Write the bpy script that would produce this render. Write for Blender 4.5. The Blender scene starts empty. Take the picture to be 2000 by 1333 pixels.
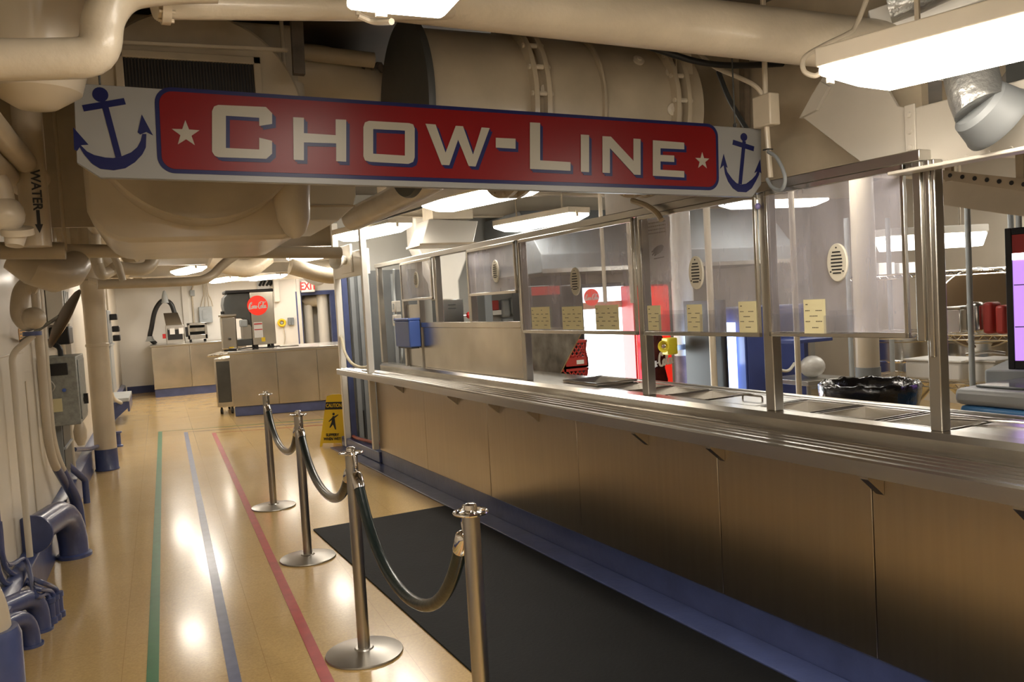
import bpy, bmesh, math, random
from mathutils import Vector as V, Matrix as M
random.seed(7)
SC = bpy.context.scene
COL = SC.collection
PI = math.pi
R = math.radians

# ------------------------------------------------------------------ camera
F = 1614.0
CAMP = V((0, 0, 1.6))
def _hv(x): return V((x-1000, -(645.7-.0577*x-666.5), -F))
_up = _hv(1500).cross(_hv(0)).normalized()
if _up.y < 0: _up = -_up
_y = _hv(310).normalized(); _y = (_y-_up*_y.dot(_up)).normalized()
_x = _y.cross(_up)
RM = M((_x, _y, _up))
cam = bpy.data.cameras.new('camera'); cam.sensor_width = 36; cam.lens = 36*F/2000; cam.clip_start = .05; cam.clip_end = 100
co = bpy.data.objects.new('camera', cam); COL.objects.link(co)
co.matrix_world = M.Translation(CAMP) @ RM.to_4x4()
SC.camera = co
SC.view_settings.view_transform = 'Standard'; SC.view_settings.look = 'None'
SC.view_settings.gamma = 1; SC.view_settings.use_curve_mapping = False
SC.view_settings.exposure = 0.0

# sight-line helpers: measured directions turned into real positions at a real distance
def ray(px, py): return RM @ V((px-1000, -(py-666.5), -F))
def onz(px, py, z=0):
    d = ray(px, py); return CAMP + d*((z-CAMP.z)/d.z)
def aty(px, py, Y):
    d = ray(px, py); return CAMP + d*(Y/d.y)
def atx(px, py, X):
    d = ray(px, py); return CAMP + d*(X/d.x)
def atd(px, py, D):
    return CAMP + ray(px, py)*(D/F)
TH = R(4.16)
CF = M.Translation((2.44, 0, 0)) @ M.Rotation(TH, 4, 'Z')     # counter frame: local (d, s, z)
def C3(d, s, z): return CF @ V((d, s, z))
def cnt(px, py, d):                                            # local (s, z) on the plane at offset d
    n = (CF.to_3x3() @ V((1, 0, 0))); p0 = CF @ V((d, 0, 0)); r = ray(px, py)
    p = CAMP + r*((p0-CAMP).dot(n)/r.dot(n)); q = CF.inverted() @ p
    return q.y, q.z

# ------------------------------------------------------------------ materials
def nt(name):
    m = bpy.data.materials.new(name); m.use_nodes = True
    return m, m.node_tree.nodes, m.node_tree.links, m.node_tree.nodes['Principled BSDF']
def setp(b, k, v):
    if k in b.inputs: b.inputs[k].default_value = v
def mat(name, col, rough=.5, metal=0, coat=0, emit=None, es=0, var=0, vs=8, bump=0, bs=40, stretch=None, spec=None, rv=0):
    m, n, l, b = nt(name)
    c = (*col, 1)
    setp(b, 'Base Color', c); setp(b, 'Roughness', rough); setp(b, 'Metallic', metal); setp(b, 'Coat Weight', coat); setp(b, 'Coat Roughness', .15)
    if spec is not None: setp(b, 'Specular IOR Level', spec)
    if emit: setp(b, 'Emission Color', (*emit, 1)); setp(b, 'Emission Strength', es)
    if var or bump or rv:
        tc = n.new('ShaderNodeTexCoord'); mp = n.new('ShaderNodeMapping'); l.new(tc.outputs['Object'], mp.inputs[0])
        if stretch: mp.inputs['Scale'].default_value = stretch
    if var or rv:
        no = n.new('ShaderNodeTexNoise'); no.inputs['Scale'].default_value = vs; no.inputs['Detail'].default_value = 6
        l.new(mp.outputs[0], no.inputs['Vector'])
        if var:
            r = n.new('ShaderNodeMapRange'); r.inputs['From Min'].default_value = .3; r.inputs['From Max'].default_value = .7
            r.inputs['To Min'].default_value = 1-var; r.inputs['To Max'].default_value = 1+var*.5
            l.new(no.outputs['Fac'], r.inputs['Value'])
            mx = n.new('ShaderNodeMix'); mx.data_type = 'RGBA'; mx.blend_type = 'MULTIPLY'; mx.inputs[0].default_value = 1
            mx.inputs[6].default_value = c; l.new(r.outputs[0], mx.inputs[7]); l.new(mx.outputs[2], b.inputs['Base Color'])
        if rv:
            r = n.new('ShaderNodeMapRange'); r.inputs['From Min'].default_value = .3; r.inputs['From Max'].default_value = .7
            r.inputs['To Min'].default_value = rough-rv; r.inputs['To Max'].default_value = rough+rv
            l.new(no.outputs['Fac'], r.inputs['Value']); l.new(r.outputs[0], b.inputs['Roughness'])
    if bump:
        nb = n.new('ShaderNodeTexNoise'); nb.inputs['Scale'].default_value = bs; nb.inputs['Detail'].default_value = 4
        l.new(mp.outputs[0], nb.inputs['Vector'])
        bu = n.new('ShaderNodeBump'); bu.inputs['Strength'].default_value = bump; bu.inputs['Distance'].default_value = .01
        l.new(nb.outputs['Fac'], bu.inputs['Height']); l.new(bu.outputs[0], b.inputs['Normal'])
    return m
CREAM = mat('cream_gloss_paint', (.64, .56, .43), .38, coat=.25, var=.12, vs=3, bump=.12, bs=14)
CREAMD = mat('aged_cream_paint', (.50, .42, .30), .42, coat=.15, var=.2, vs=4, bump=.15, bs=12)
LAG = mat('painted_canvas_lagging', (.62, .54, .41), .42, coat=.3, var=.12, vs=5, bump=.45, bs=18)
WHITEP = mat('white_gloss_paint', (.80, .77, .70), .35, coat=.2, var=.06, vs=2, bump=.06, bs=10)
BLUE = mat('navy_deck_paint', (.075, .10, .24), .32, coat=.4, var=.2, vs=6, bump=.2, bs=20)
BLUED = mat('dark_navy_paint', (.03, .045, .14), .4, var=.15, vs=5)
STEEL = mat('brushed_steel', (.50, .48, .44), .3, 1, var=.05, vs=3)
STEELR = mat('mottled_reflection_stainless', (.62, .58, .51), .27, 1, var=.22, vs=2.2, bump=.04, bs=3)  # cloudy tone in the colour imitates uneven mirror reflections
STEELB = mat('polished_stainless', (.60, .58, .54), .24, 1)
CHROME = mat('polished_chrome', (.82, .80, .78), .08, 1)
GREY = mat('grey_enamel', (.25, .27, .28), .45, var=.1, vs=4)
GREYL = mat('light_grey_enamel', (.42, .45, .46), .5, var=.1, vs=6)
GALV = mat('galvanised_steel', (.36, .38, .36), .5, .5, var=.25, vs=30)
DGREY = mat('dark_grey_paint', (.075, .078, .075), .5, var=.2, vs=5)
BLACK = mat('black_plastic', (.012, .012, .013), .4)
BLACKG = mat('glossy_black_film', (.01, .01, .011), .12, coat=.6, bump=.6, bs=25)
RUBBER = mat('black_rubber_matting', (.008, .009, .010), .65, var=.25, vs=3, bump=.15, bs=60, spec=.2)
ROPE = mat('dark_green_vinyl', (.012, .022, .022), .3, coat=.3, bump=.2, bs=30)
RED = mat('red_plastic', (.55, .02, .02), .35)
REDM = mat('glowing_red_enamel', (.80, .03, .015), .25, coat=.3, emit=(.8, .03, .015), es=.25)  # small glow for the lit machine front; the plain discs share it
YEL = mat('yellow_plastic', (.85, .58, .02), .4)
YELL = mat('yellow_enamel', (.80, .68, .05), .35)
CARDM = mat('pale_yellow_card', (.86, .79, .48), .6)
PAPER = mat('white_paper', (.80, .78, .74), .7, bump=.5, bs=9)
INK = mat('black_ink', (.02, .02, .02), .6)
INKB = mat('brown_ink', (.12, .10, .06), .6)
WHITEPL = mat('white_plastic', (.78, .77, .74), .4)
BOARD = mat('sign_white_enamel', (.225, .22, .21), .35, spec=.3)
SRED = mat('sign_red_enamel', (.135, .0015, .002), .35, spec=.22)
SNAVY = mat('sign_navy_enamel', (.008, .010, .06), .35, spec=.22)
SLET = mat('sign_cream_lettering', (.28, .255, .205), .35, spec=.3)
COPPER = mat('rust_red_hose_rubber', (.35, .07, .035), .4)
TAN = mat('beige_plastic', (.70, .66, .55), .45)
BROWN = mat('dull_bronze_lacquer', (.11, .07, .035), .4, .3)
LENS = mat('lit_acrylic_lens', (.9, .88, .85), .3, emit=(1, .91, .79), es=9)
LENSK = mat('lit_kitchen_lens', (.9, .88, .85), .3, emit=(1, .95, .86), es=5.5)
GLOWW = mat('lit_white_cabinet', (.9, .95, .95), .4, emit=(.88, 1, 1), es=3.2)
GLOWB = mat('lit_pale_blue_cabinet', (.3, .5, .9), .4, emit=(.45, .62, 1), es=1.6)
GLOWP = mat('lit_violet_cabinet', (.4, .2, .7), .4, emit=(.52, .26, .85), es=.4)
EXITR = mat('lit_red_letters', (.8, .02, .02), .4, emit=(1, .03, .03), es=.15)
WOVEN = mat('dark_woven_mesh', (.05, .04, .03), .7, .2)
REDGREY = mat('scuffed_maroon_grey_paint', (.17, .12, .13), .5, var=.5, vs=7)
BURNT = mat('heat_stained_steel', (.36, .32, .26), .38, .8, var=.55, vs=6, bump=.1, bs=8)
FREEZ = mat('pale_grey_lid', (.42, .43, .42), .35)
SKYB = mat('light_blue_enamel', (.10, .30, .62), .4)
MAROON = mat('oxide_red_plastic', (.42, .04, .03), .45)

def floor_mat():
    m, n, l, b = nt('tan_vinyl_deck_tile')
    tc = n.new('ShaderNodeTexCoord')
    no = n.new('ShaderNodeTexNoise'); no.inputs['Scale'].default_value = 1.4; no.inputs['Detail'].default_value = 2
    l.new(tc.outputs['Object'], no.inputs['Vector'])
    sp = n.new('ShaderNodeTexNoise'); sp.inputs['Scale'].default_value = 90; sp.inputs['Detail'].default_value = 3
    l.new(tc.outputs['Object'], sp.inputs['Vector'])
    cr = n.new('ShaderNodeValToRGB'); e = cr.color_ramp.elements
    e[0].position = .1; e[0].color = (.74, .49, .19, 1); e[1].position = .9; e[1].color = (.82, .58, .245, 1)
    l.new(no.outputs['Fac'], cr.inputs[0])
    mx = n.new('ShaderNodeMix'); mx.data_type = 'RGBA'; mx.blend_type = 'MULTIPLY'; mx.inputs[0].default_value = .35
    l.new(cr.outputs[0], mx.inputs[6]); l.new(sp.outputs['Fac'], mx.inputs[7])
    br = n.new('ShaderNodeTexBrick'); br.offset = 0; br.inputs['Scale'].default_value = 1
    br.inputs['Brick Width'].default_value = .61; br.inputs['Row Height'].default_value = .61; br.inputs['Mortar Size'].default_value = .0012
    br.inputs['Color1'].default_value = (1, 1, 1, 1); br.inputs['Color2'].default_value = (.985, .985, .985, 1); br.inputs['Mortar'].default_value = (.74, .68, .6, 1)
    l.new(tc.outputs['Object'], br.inputs['Vector'])
    m2 = n.new('ShaderNodeMix'); m2.data_type = 'RGBA'; m2.blend_type = 'MULTIPLY'; m2.inputs[0].default_value = 1
    l.new(mx.outputs[2], m2.inputs[6]); l.new(br.outputs['Color'], m2.inputs[7]); l.new(m2.outputs[2], b.inputs['Base Color'])
    r = n.new('ShaderNodeMapRange'); r.inputs['To Min'].default_value = .18; r.inputs['To Max'].default_value = .26
    n2 = n.new('ShaderNodeTexNoise'); n2.inputs['Scale'].default_value = 3.5; n2.inputs['Detail'].default_value = 2; l.new(tc.outputs['Object'], n2.inputs['Vector'])
    l.new(n2.outputs['Fac'], r.inputs['Value']); l.new(r.outputs[0], b.inputs['Roughness'])
    nb = n.new('ShaderNodeTexNoise'); nb.inputs['Scale'].default_value = 7; nb.inputs['Detail'].default_value = 2; l.new(tc.outputs['Object'], nb.inputs['Vector'])
    bu = n.new('ShaderNodeBump'); bu.inputs['Strength'].default_value = .015; bu.inputs['Distance'].default_value = .02
    l.new(nb.outputs['Fac'], bu.inputs['Height']); l.new(bu.outputs[0], b.inputs['Normal'])
    setp(b, 'Coat Weight', .35); setp(b, 'Coat Roughness', .12)
    return m
FLOORM = floor_mat()

def skirt_mat():
    m, n, l, b = nt('brushed_counter_cladding')
    tc = n.new('ShaderNodeTexCoord'); mp = n.new('ShaderNodeMapping'); mp.inputs['Scale'].default_value = (22, 22, .8)
    l.new(tc.outputs['Object'], mp.inputs[0])
    no = n.new('ShaderNodeTexNoise'); no.inputs['Scale'].default_value = 1.5; no.inputs['Detail'].default_value = 6; l.new(mp.outputs[0], no.inputs['Vector'])
    cr = n.new('ShaderNodeValToRGB'); e = cr.color_ramp.elements
    e[0].position = .3; e[0].color = (.50, .43, .335, 1); e[1].position = .7; e[1].color = (.54, .47, .365, 1)
    l.new(no.outputs['Fac'], cr.inputs[0]); l.new(cr.outputs[0], b.inputs['Base Color'])
    setp(b, 'Metallic', 1); setp(b, 'Roughness', .3)
    setp(b, 'Anisotropic', .5)
    tg = n.new('ShaderNodeTangent'); tg.direction_type = 'RADIAL'; tg.axis = 'Z'; 
    bu = n.new('ShaderNodeBump'); bu.inputs['Strength'].default_value = .05; bu.inputs['Distance'].default_value = .02
    n3 = n.new('ShaderNodeTexNoise'); n3.inputs['Scale'].default_value = 2.5; l.new(tc.outputs['Object'], n3.inputs['Vector'])
    l.new(n3.outputs['Fac'], bu.inputs['Height']); l.new(bu.outputs[0], b.inputs['Normal'])
    return m
SKIRT = skirt_mat()

def glass_mat(name, haze, tint=(.9, .92, .95)):
    m, n, l, b = nt(name)
    n.remove(b); out = n['Material Output']
    tr = n.new('ShaderNodeBsdfTransparent'); tr.inputs[0].default_value = (.93, .93, .94, 1)
    gl = n.new('ShaderNodeBsdfGlossy'); gl.inputs['Roughness'].default_value = .06
    df = n.new('ShaderNodeBsdfDiffuse'); df.inputs[0].default_value = (*tint, 1)
    fr0 = n.new('ShaderNodeFresnel'); fr0.inputs[0].default_value = 1.45
    ge = n.new('ShaderNodeNewGeometry'); inv = n.new('ShaderNodeMath'); inv.operation = 'SUBTRACT'; inv.inputs[0].default_value = 1; l.new(ge.outputs['Backfacing'], inv.inputs[1])
    fr = n.new('ShaderNodeMath'); fr.operation = 'MULTIPLY'; l.new(fr0.outputs[0], fr.inputs[0]); l.new(inv.outputs[0], fr.inputs[1])
    tc = n.new('ShaderNodeTexCoord'); mp = n.new('ShaderNodeMapping'); mp.inputs['Scale'].default_value = (1, 1, .35); l.new(tc.outputs['Object'], mp.inputs[0])
    no = n.new('ShaderNodeTexNoise'); no.inputs['Scale'].default_value = 6; no.inputs['Detail'].default_value = 10; no.inputs['Distortion'].default_value = .6
    l.new(mp.outputs[0], no.inputs['Vector'])
    m2 = n.new('ShaderNodeMapping'); m2.inputs['Scale'].default_value = (30, 30, 2); l.new(tc.outputs['Object'], m2.inputs[0])
    n2 = n.new('ShaderNodeTexNoise'); n2.inputs['Scale'].default_value = 4; n2.inputs['Detail'].default_value = 4; l.new(m2.outputs[0], n2.inputs['Vector'])
    r1 = n.new('ShaderNodeMapRange'); r1.inputs['From Min'].default_value = .3; r1.inputs['From Max'].default_value = .75
    r1.inputs['To Min'].default_value = haze*.5; r1.inputs['To Max'].default_value = haze*1.6; l.new(no.outputs['Fac'], r1.inputs['Value'])
    r2 = n.new('ShaderNodeMapRange'); r2.inputs['From Min'].default_value = .66; r2.inputs['From Max'].default_value = .72
    r2.inputs['To Min'].default_value = 0; r2.inputs['To Max'].default_value = .10; l.new(n2.outputs['Fac'], r2.inputs['Value'])
    ad = n.new('ShaderNodeMath'); ad.operation = 'ADD'; l.new(r1.outputs[0], ad.inputs[0]); l.new(r2.outputs[0], ad.inputs[1])
    a = n.new('ShaderNodeMixShader'); l.new(ad.outputs[0], a.inputs[0]); l.new(tr.outputs[0], a.inputs[1]); l.new(df.outputs[0], a.inputs[2])
    c = n.new('ShaderNodeMixShader'); l.new(fr.outputs[0], c.inputs[0]); l.new(a.outputs[0], c.inputs[1]); l.new(gl.outputs[0], c.inputs[2])
    l.new(c.outputs[0], out.inputs['Surface'])
    return m
GLASS = glass_mat('scratched_sneeze_glass', .19, (.86, .84, .95))
ACRYL = glass_mat('clear_acrylic', .03, (.85, .85, .9))

# ------------------------------------------------------------------ mesh builder
def frame(ax):
    ax = ax.normalized(); t = V((0, 0, 1)) if abs(ax.z) < .9 else V((1, 0, 0))
    a = t.cross(ax).normalized(); return a, ax.cross(a)
def fillet(pts, rad, n=6):
    pts = [V(p) for p in pts]
    if rad <= 0 or len(pts) < 3: return pts
    out = [pts[0]]
    for i in range(1, len(pts)-1):
        p, a, c = pts[i], pts[i-1], pts[i+1]
        d1 = (a-p); d2 = (c-p); r = min(rad, d1.length*(.97 if len(pts) == 3 else .48), d2.length*(.97 if len(pts) == 3 else .48))
        s = p+d1.normalized()*r; e = p+d2.normalized()*r
        for k in range(n+1):
            t = k/n; out.append(s*(1-t)**2+p*2*t*(1-t)+e*t*t)
    out.append(pts[-1]); return out
def spline(pts, n=8):
    pts = [V(p) for p in pts]; P = [pts[0]*2-pts[1]]+pts+[pts[-1]*2-pts[-2]]; out = []
    for i in range(1, len(P)-2):
        for k in range(n):
            t = k/n; a, b, c, d = P[i-1], P[i], P[i+1], P[i+2]
            out.append(.5*((2*b)+(c-a)*t+(2*a-5*b+4*c-d)*t*t+(3*b-a-3*c+d)*t**3))
    out.append(pts[-1]); return out
class B:
    def __init__(s, Fr=None): s.bm = bmesh.new(); s.F = Fr or M.Identity(4)
    def v(s, p): return s.bm.verts.new(s.F @ V(p))
    def face(s, vs):
        try: return s.bm.faces.new(vs)
        except ValueError: return None
    def box(s, x0, x1, y0, y1, z0, z1):
        c = [(x, y, z) for x in (x0, x1) for y in (y0, y1) for z in (z0, z1)]; v = [s.v(p) for p in c]
        for f in ((0, 1, 3, 2), (4, 6, 7, 5), (0, 4, 5, 1), (2, 3, 7, 6), (0, 2, 6, 4), (1, 5, 7, 3)): s.face([v[i] for i in f])
        return s
    def obox(s, p0, p1, w, h, up=(0, 0, 1)):          # bar from p0 to p1, w wide, h tall
        p0, p1 = V(p0), V(p1); a = (p1-p0).normalized(); u = V(up); sd = a.cross(u).normalized(); u = sd.cross(a).normalized()
        v = []
        for p in (p0, p1):
            for i, j in ((-1, -1), (1, -1), (1, 1), (-1, 1)): v.append(s.v(p+sd*w*.5*i+u*h*.5*j))
        s.face(v[3::-1]); s.face(v[4:8])
        for i in range(4): s.face([v[i], v[(i+1) % 4], v[4+(i+1) % 4], v[4+i]])
        return s
    def hexa(s, b4, t4):
        v = [s.v(p) for p in list(b4)+list(t4)]
        s.face(v[3::-1]); s.face(v[4:8])
        for i in range(4): s.face([v[i], v[(i+1) % 4], v[4+(i+1) % 4], v[4+i]])
        return s
    def tube(s, pts, r, n=14, fil=0, closed=False, radii=None):
        pts = fillet(pts, fil) if fil else [V(p) for p in pts]
        rings = []; a = None; L = len(pts)
        for i, p in enumerate(pts):
            if closed: t = pts[(i+1) % L]-pts[i-1]
            else: t = pts[min(i+1, L-1)]-pts[max(i-1, 0)]
            if t.length < 1e-9: t = V((0, 0, 1))
            t.normalize()
            if a is None: a, b = frame(t)
            else:
                a = (a-t*a.dot(t))
                if a.length < 1e-6: a, b = frame(t)
                a.normalize(); b = t.cross(a)
            rr = radii[i] if radii else r
            rings.append([s.v(p+(a*math.cos(2*PI*k/n)+b*math.sin(2*PI*k/n))*rr) for k in range(n)])
        for i in range(len(rings)-(0 if closed else 1)):
            q, w = rings[i], rings[(i+1) % len(rings)]
            for k in range(n): s.face([q[k], q[(k+1) % n], w[(k+1) % n], w[k]])
        if not closed: s.face(rings[0][::-1]); s.face(rings[-1])
        return s
    def lathe(s, prof, o=(0, 0, 0), ax=(0, 0, 1), n=28):
        o = V(o); ax = V(ax).normalized(); a, b = frame(ax); rings = []
        for r, h in prof:
            if r < 1e-6: rings.append([s.v(o+ax*h)])
            else: rings.append([s.v(o+ax*h+(a*math.cos(2*PI*k/n)+b*math.sin(2*PI*k/n))*r) for k in range(n)])
        for i in range(len(rings)-1):
            q, w = rings[i], rings[i+1]
            for k in range(n):
                if len(q) == 1 and len(w) > 1: s.face([q[0], w[(k+1) % n], w[k]])
                elif len(w) == 1 and len(q) > 1: s.face([q[k], q[(k+1) % n], w[0]])
                elif len(q) > 1: s.face([q[k], q[(k+1) % n], w[(k+1) % n], w[k]])
        if len(rings[0]) > 1: s.face(rings[0][::-1])
        if len(rings[-1]) > 1: s.face(rings[-1])
        return s
    def ring(s, R0, r, o, ax, n=24, m=8):
        a, b = frame(V(ax)); o = V(o)
        return s.tube([o+(a*math.cos(2*PI*k/n)+b*math.sin(2*PI*k/n))*R0 for k in range(n)], r, m, closed=True)
    def prism(s, poly, o, ex, ey, ez):                # polygon in (ex,ey) plane thickened along vector ez
        o, ex, ey, ez = V(o), V(ex), V(ey), V(ez)
        lo = [s.v(o+ex*x+ey*y) for x, y in poly]; hi = [s.v(o+ex*x+ey*y+ez) for x, y in poly]
        s.face(lo[::-1]); s.face(hi); n = len(poly)
        for i in range(n): s.face([lo[i], lo[(i+1) % n], hi[(i+1) % n], hi[i]])
        return s
    def ball(s, c, r, n=14, sc=(1, 1, 1)):
        c = V(c); rings = []
        for i in range(n//2+1):
            t = PI*i/(n//2)
            if i in (0, n//2): rings.append([s.v(c+V((0, 0, r*math.cos(t)*sc[2])))])
            else: rings.append([s.v(c+V((r*math.sin(t)*math.cos(2*PI*k/n)*sc[0], r*math.sin(t)*math.sin(2*PI*k/n)*sc[1], r*math.cos(t)*sc[2]))) for k in range(n)])
        for i in range(len(rings)-1):
            q, w = rings[i], rings[i+1]
            for k in range(n):
                if len(q) == 1: s.face([q[0], w[k], w[(k+1) % n]])
                elif len(w) == 1: s.face([q[k], w[0], q[(k+1) % n]])
                else: s.face([q[k], w[k], w[(k+1) % n], q[(k+1) % n]])
        return s
    def build(s, name, m, parent=None, bevel=0, ang=35, smooth=True):
        me = bpy.data.meshes.new(name)
        if parent is not None: s.bm.transform(wm(parent).inverted()); loc = None
        else:
            xs = [v.co for v in s.bm.verts]
            loc = V(((min(p.x for p in xs)+max(p.x for p in xs))/2, (min(p.y for p in xs)+max(p.y for p in xs))/2, min(p.z for p in xs)))
            s.bm.transform(M.Translation(-loc))
        bmesh.ops.recalc_face_normals(s.bm, faces=s.bm.faces)
        s.bm.to_mesh(me); s.bm.free()
        if smooth:
            for p in me.polygons: p.use_smooth = True
            try: me.set_sharp_from_angle(angle=R(ang))
            except Exception: pass
        me.materials.append(m)
        o = bpy.data.objects.new(name, me); COL.objects.link(o)
        if parent is not None: o.parent = parent
        else: o.location = loc
        if bevel:
            b = o.modifiers.new('edge', 'BEVEL'); b.width = bevel; b.segments = 2; b.limit_method = 'ANGLE'; b.angle_limit = R(40)
        return o
def wm(o):
    m = o.matrix_basis.copy()
    while o.parent is not None: o = o.parent; m = o.matrix_basis @ m
    return m
def tag(o, label, cat=None, group=None, kind=None):
    if label: o['label'] = label
    if cat: o['category'] = cat
    if group: o['group'] = group
    if kind: o['kind'] = kind
    return o
def thing(name, label, cat, loc=(0, 0, 0), rz=0, group=None):
    o = bpy.data.objects.new(name, None); COL.objects.link(o); o.empty_display_size = .1
    o.location = loc; o.rotation_euler = (0, 0, rz)
    return tag(o, label, cat, group)
def struct(o, label=None): o['kind'] = 'structure'; return tag(o, label) if label else o
def kids(o): return [c for c in bpy.data.objects if c.parent == o]
def dup(o, loc, rz=None, label=None, parent=None):
    c = o.copy(); COL.objects.link(c)
    if parent is not None: c.parent = parent
    else:
        c.location = loc
        if rz is not None: c.rotation_euler = (0, 0, rz)
        if label: c['label'] = label
    for k in kids(o): dup(k, None, parent=c)
    return c
def text(s, size, o, ex, ey, thick, name, m, parent, bold=0, align='CENTER', sx=1.0, shear=0):
    cu = bpy.data.curves.new(name, 'FONT'); cu.body = s; cu.size = size; cu.align_x = align; cu.align_y = 'CENTER'; cu.extrude = thick/2; cu.offset = bold; cu.shear = shear
    to = bpy.data.objects.new(name, cu); COL.objects.link(to)
    dg = bpy.context.evaluated_depsgraph_get(); me = bpy.data.meshes.new_from_object(to.evaluated_get(dg))
    bpy.data.objects.remove(to); bpy.data.curves.remove(cu)
    ex, ey = V(ex).normalized(), V(ey).normalized(); ez = ex.cross(ey)
    T = M((ex*sx, ey, ez)).transposed().to_4x4(); T.translation = V(o)
    me.transform(wm(parent).inverted() @ T); me.materials.clear(); me.materials.append(m)
    ob = bpy.data.objects.new(name, me); COL.objects.link(ob); ob.parent = parent
    return ob
def rrect(x0, x1, y0, y1, r, n=5):
    p = []
    for cx, cy, a in ((x1-r, y1-r, 0), (x0+r, y1-r, 90), (x0+r, y0+r, 180), (x1-r, y0+r, 270)):
        for k in range(n+1):
            t = R(a+90*k/n); p.append((cx+r*math.cos(t), cy+r*math.sin(t)))
    return p
def cola_script(o, ex, ey, w, name, m, parent, th=.004):
    """cursive two-word wordmark drawn as brush strokes, w wide"""
    ex, ey = V(ex).normalized(), V(ey).normalized(); ez = ex.cross(ey); o = V(o)
    S = [[(.34, .62), (.27, .78), (.20, .74), (.16, .55), (.13, .30), (.16, .10), (.26, .06), (.36, .16)],
         [(.16, .12), (.06, .02), (.00, .14), (.04, .42), (.14, .66), (.30, .84), (.40, .80)],
         [(.46, .40), (.38, .34), (.37, .16), (.44, .10), (.52, .20), (.52, .34), (.46, .40), (.56, .36)],
         [(.70, .36), (.63, .42), (.58, .26), (.62, .11), (.72, .16)],
         [(.86, .36), (.77, .40), (.74, .20), (.80, .10), (.87, .24), (.89, .40), (.88, .16), (.95, .12)],
         [(.96, .28), (1.06, .30)],
         [(1.40, .66), (1.32, .82), (1.22, .70), (1.14, .40), (1.16, .14), (1.28, .06), (1.38, .18)],
         [(1.26, .74), (1.50, .90), (1.80, .78), (2.02, .86)],
         [(1.46, .40), (1.39, .30), (1.40, .14), (1.48, .10), (1.54, .24), (1.50, .40), (1.46, .40)],
         [(1.60, .20), (1.72, .60), (1.78, .82), (1.70, .78), (1.64, .40), (1.66, .12), (1.76, .14)],
         [(1.94, .38), (1.84, .40), (1.80, .20), (1.86, .10), (1.95, .26), (1.97, .40), (1.96, .14), (2.06, .14)]]
    b = B(); k = w/2.06
    for st in S:
        pts = spline([o+ex*((x-1.03)*k)+ey*((y-.44)*k) for x, y in st], 5)
        n = len(pts)
        for i in range(n-1):
            a, c = pts[i], pts[i+1]; t = (c-a)
            if t.length < 1e-7: continue
            t.normalize(); sd = ez.cross(t)
            ww = k*(.028+.030*abs(t.dot(ey))); e = t*ww*.5; th += 1.2e-5
            q = [a-e+sd*ww, a-e-sd*ww, c+e-sd*ww, c+e+sd*ww]
            b.hexa(q, [p+ez*th for p in q])
    return b.build(name, m, parent, smooth=False)

# ------------------------------------------------------------------ the room
WX = -.85; FARY = 20.5; CEIL = 2.95
struct(B().box(-1.2, 9.2, -4, 21.5, -.06, 0).build('floor', FLOORM, smooth=False))
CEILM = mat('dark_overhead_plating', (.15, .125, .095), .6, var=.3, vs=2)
WALLM = mat('cream_bulkhead_paint', (.72, .66, .55), .42, coat=.2, var=.08, vs=1.5, bump=.1, bs=3)
WALLF = mat('far_bulkhead_paint', (.86, .83, .77), .45, var=.06, vs=1.2, bump=.08, bs=3)
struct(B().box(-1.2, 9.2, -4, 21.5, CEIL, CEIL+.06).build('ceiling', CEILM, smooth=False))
struct(B().box(WX-.1, WX, -4, 20.5, 0, CEIL).build('wall_left', WALLM, smooth=False))
DX0 = aty(588, 640, FARY).x; DX1 = aty(652, 640, FARY).x; DZ = aty(620, 572, FARY).z
struct(B().box(WX-.1, DX0, FARY, FARY+.1, 0, CEIL).box(DX1, 9.2, FARY, FARY+.1, 0, CEIL).box(DX0, DX1, FARY, FARY+.1, DZ, CEIL).build('wall_far', WALLF, smooth=False))
struct(B().box(2.4, 9.2, 21.4, 21.5, 0, CEIL).build('wall_beyond', WALLF, smooth=False))
struct(B().box(9.1, 9.2, -4, 20.5, 0, CEIL).build('wall_right', WALLM, smooth=False))
struct(B().box(WX-.1, 9.2, -4, -3.9, 0, CEIL).build('wall_back', WALLM, smooth=False))
# kitchen end bulkhead (starts at the doorway's far jamb)
ew = C3(.2, 9.72, 0)
KW = mat('kitchen_bulkhead_paint', (.52, .52, .49), .45, var=.1, vs=1.5)
struct(B().box(ew.x, 9.1, ew.y, ew.y+.08, 0, CEIL).build('wall_kitchen', KW, smooth=False))
# blue coaming along the left wall
b = B()
b.prism([(-.767, 0), (-.767, .235), (-.785, .252), (WX+.001, .268), (WX+.001, 0)], (0, -3.9, 0), (1, 0, 0), (0, 0, 1), (0, 23.8, 0))
struct(b.build('baseboard_left', BLUE, bevel=.004))
struct(B().box(WX+.09, 2.5, FARY-.03, FARY-.001, 0, .16).build('baseboard_far', BLUED, smooth=False))

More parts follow.
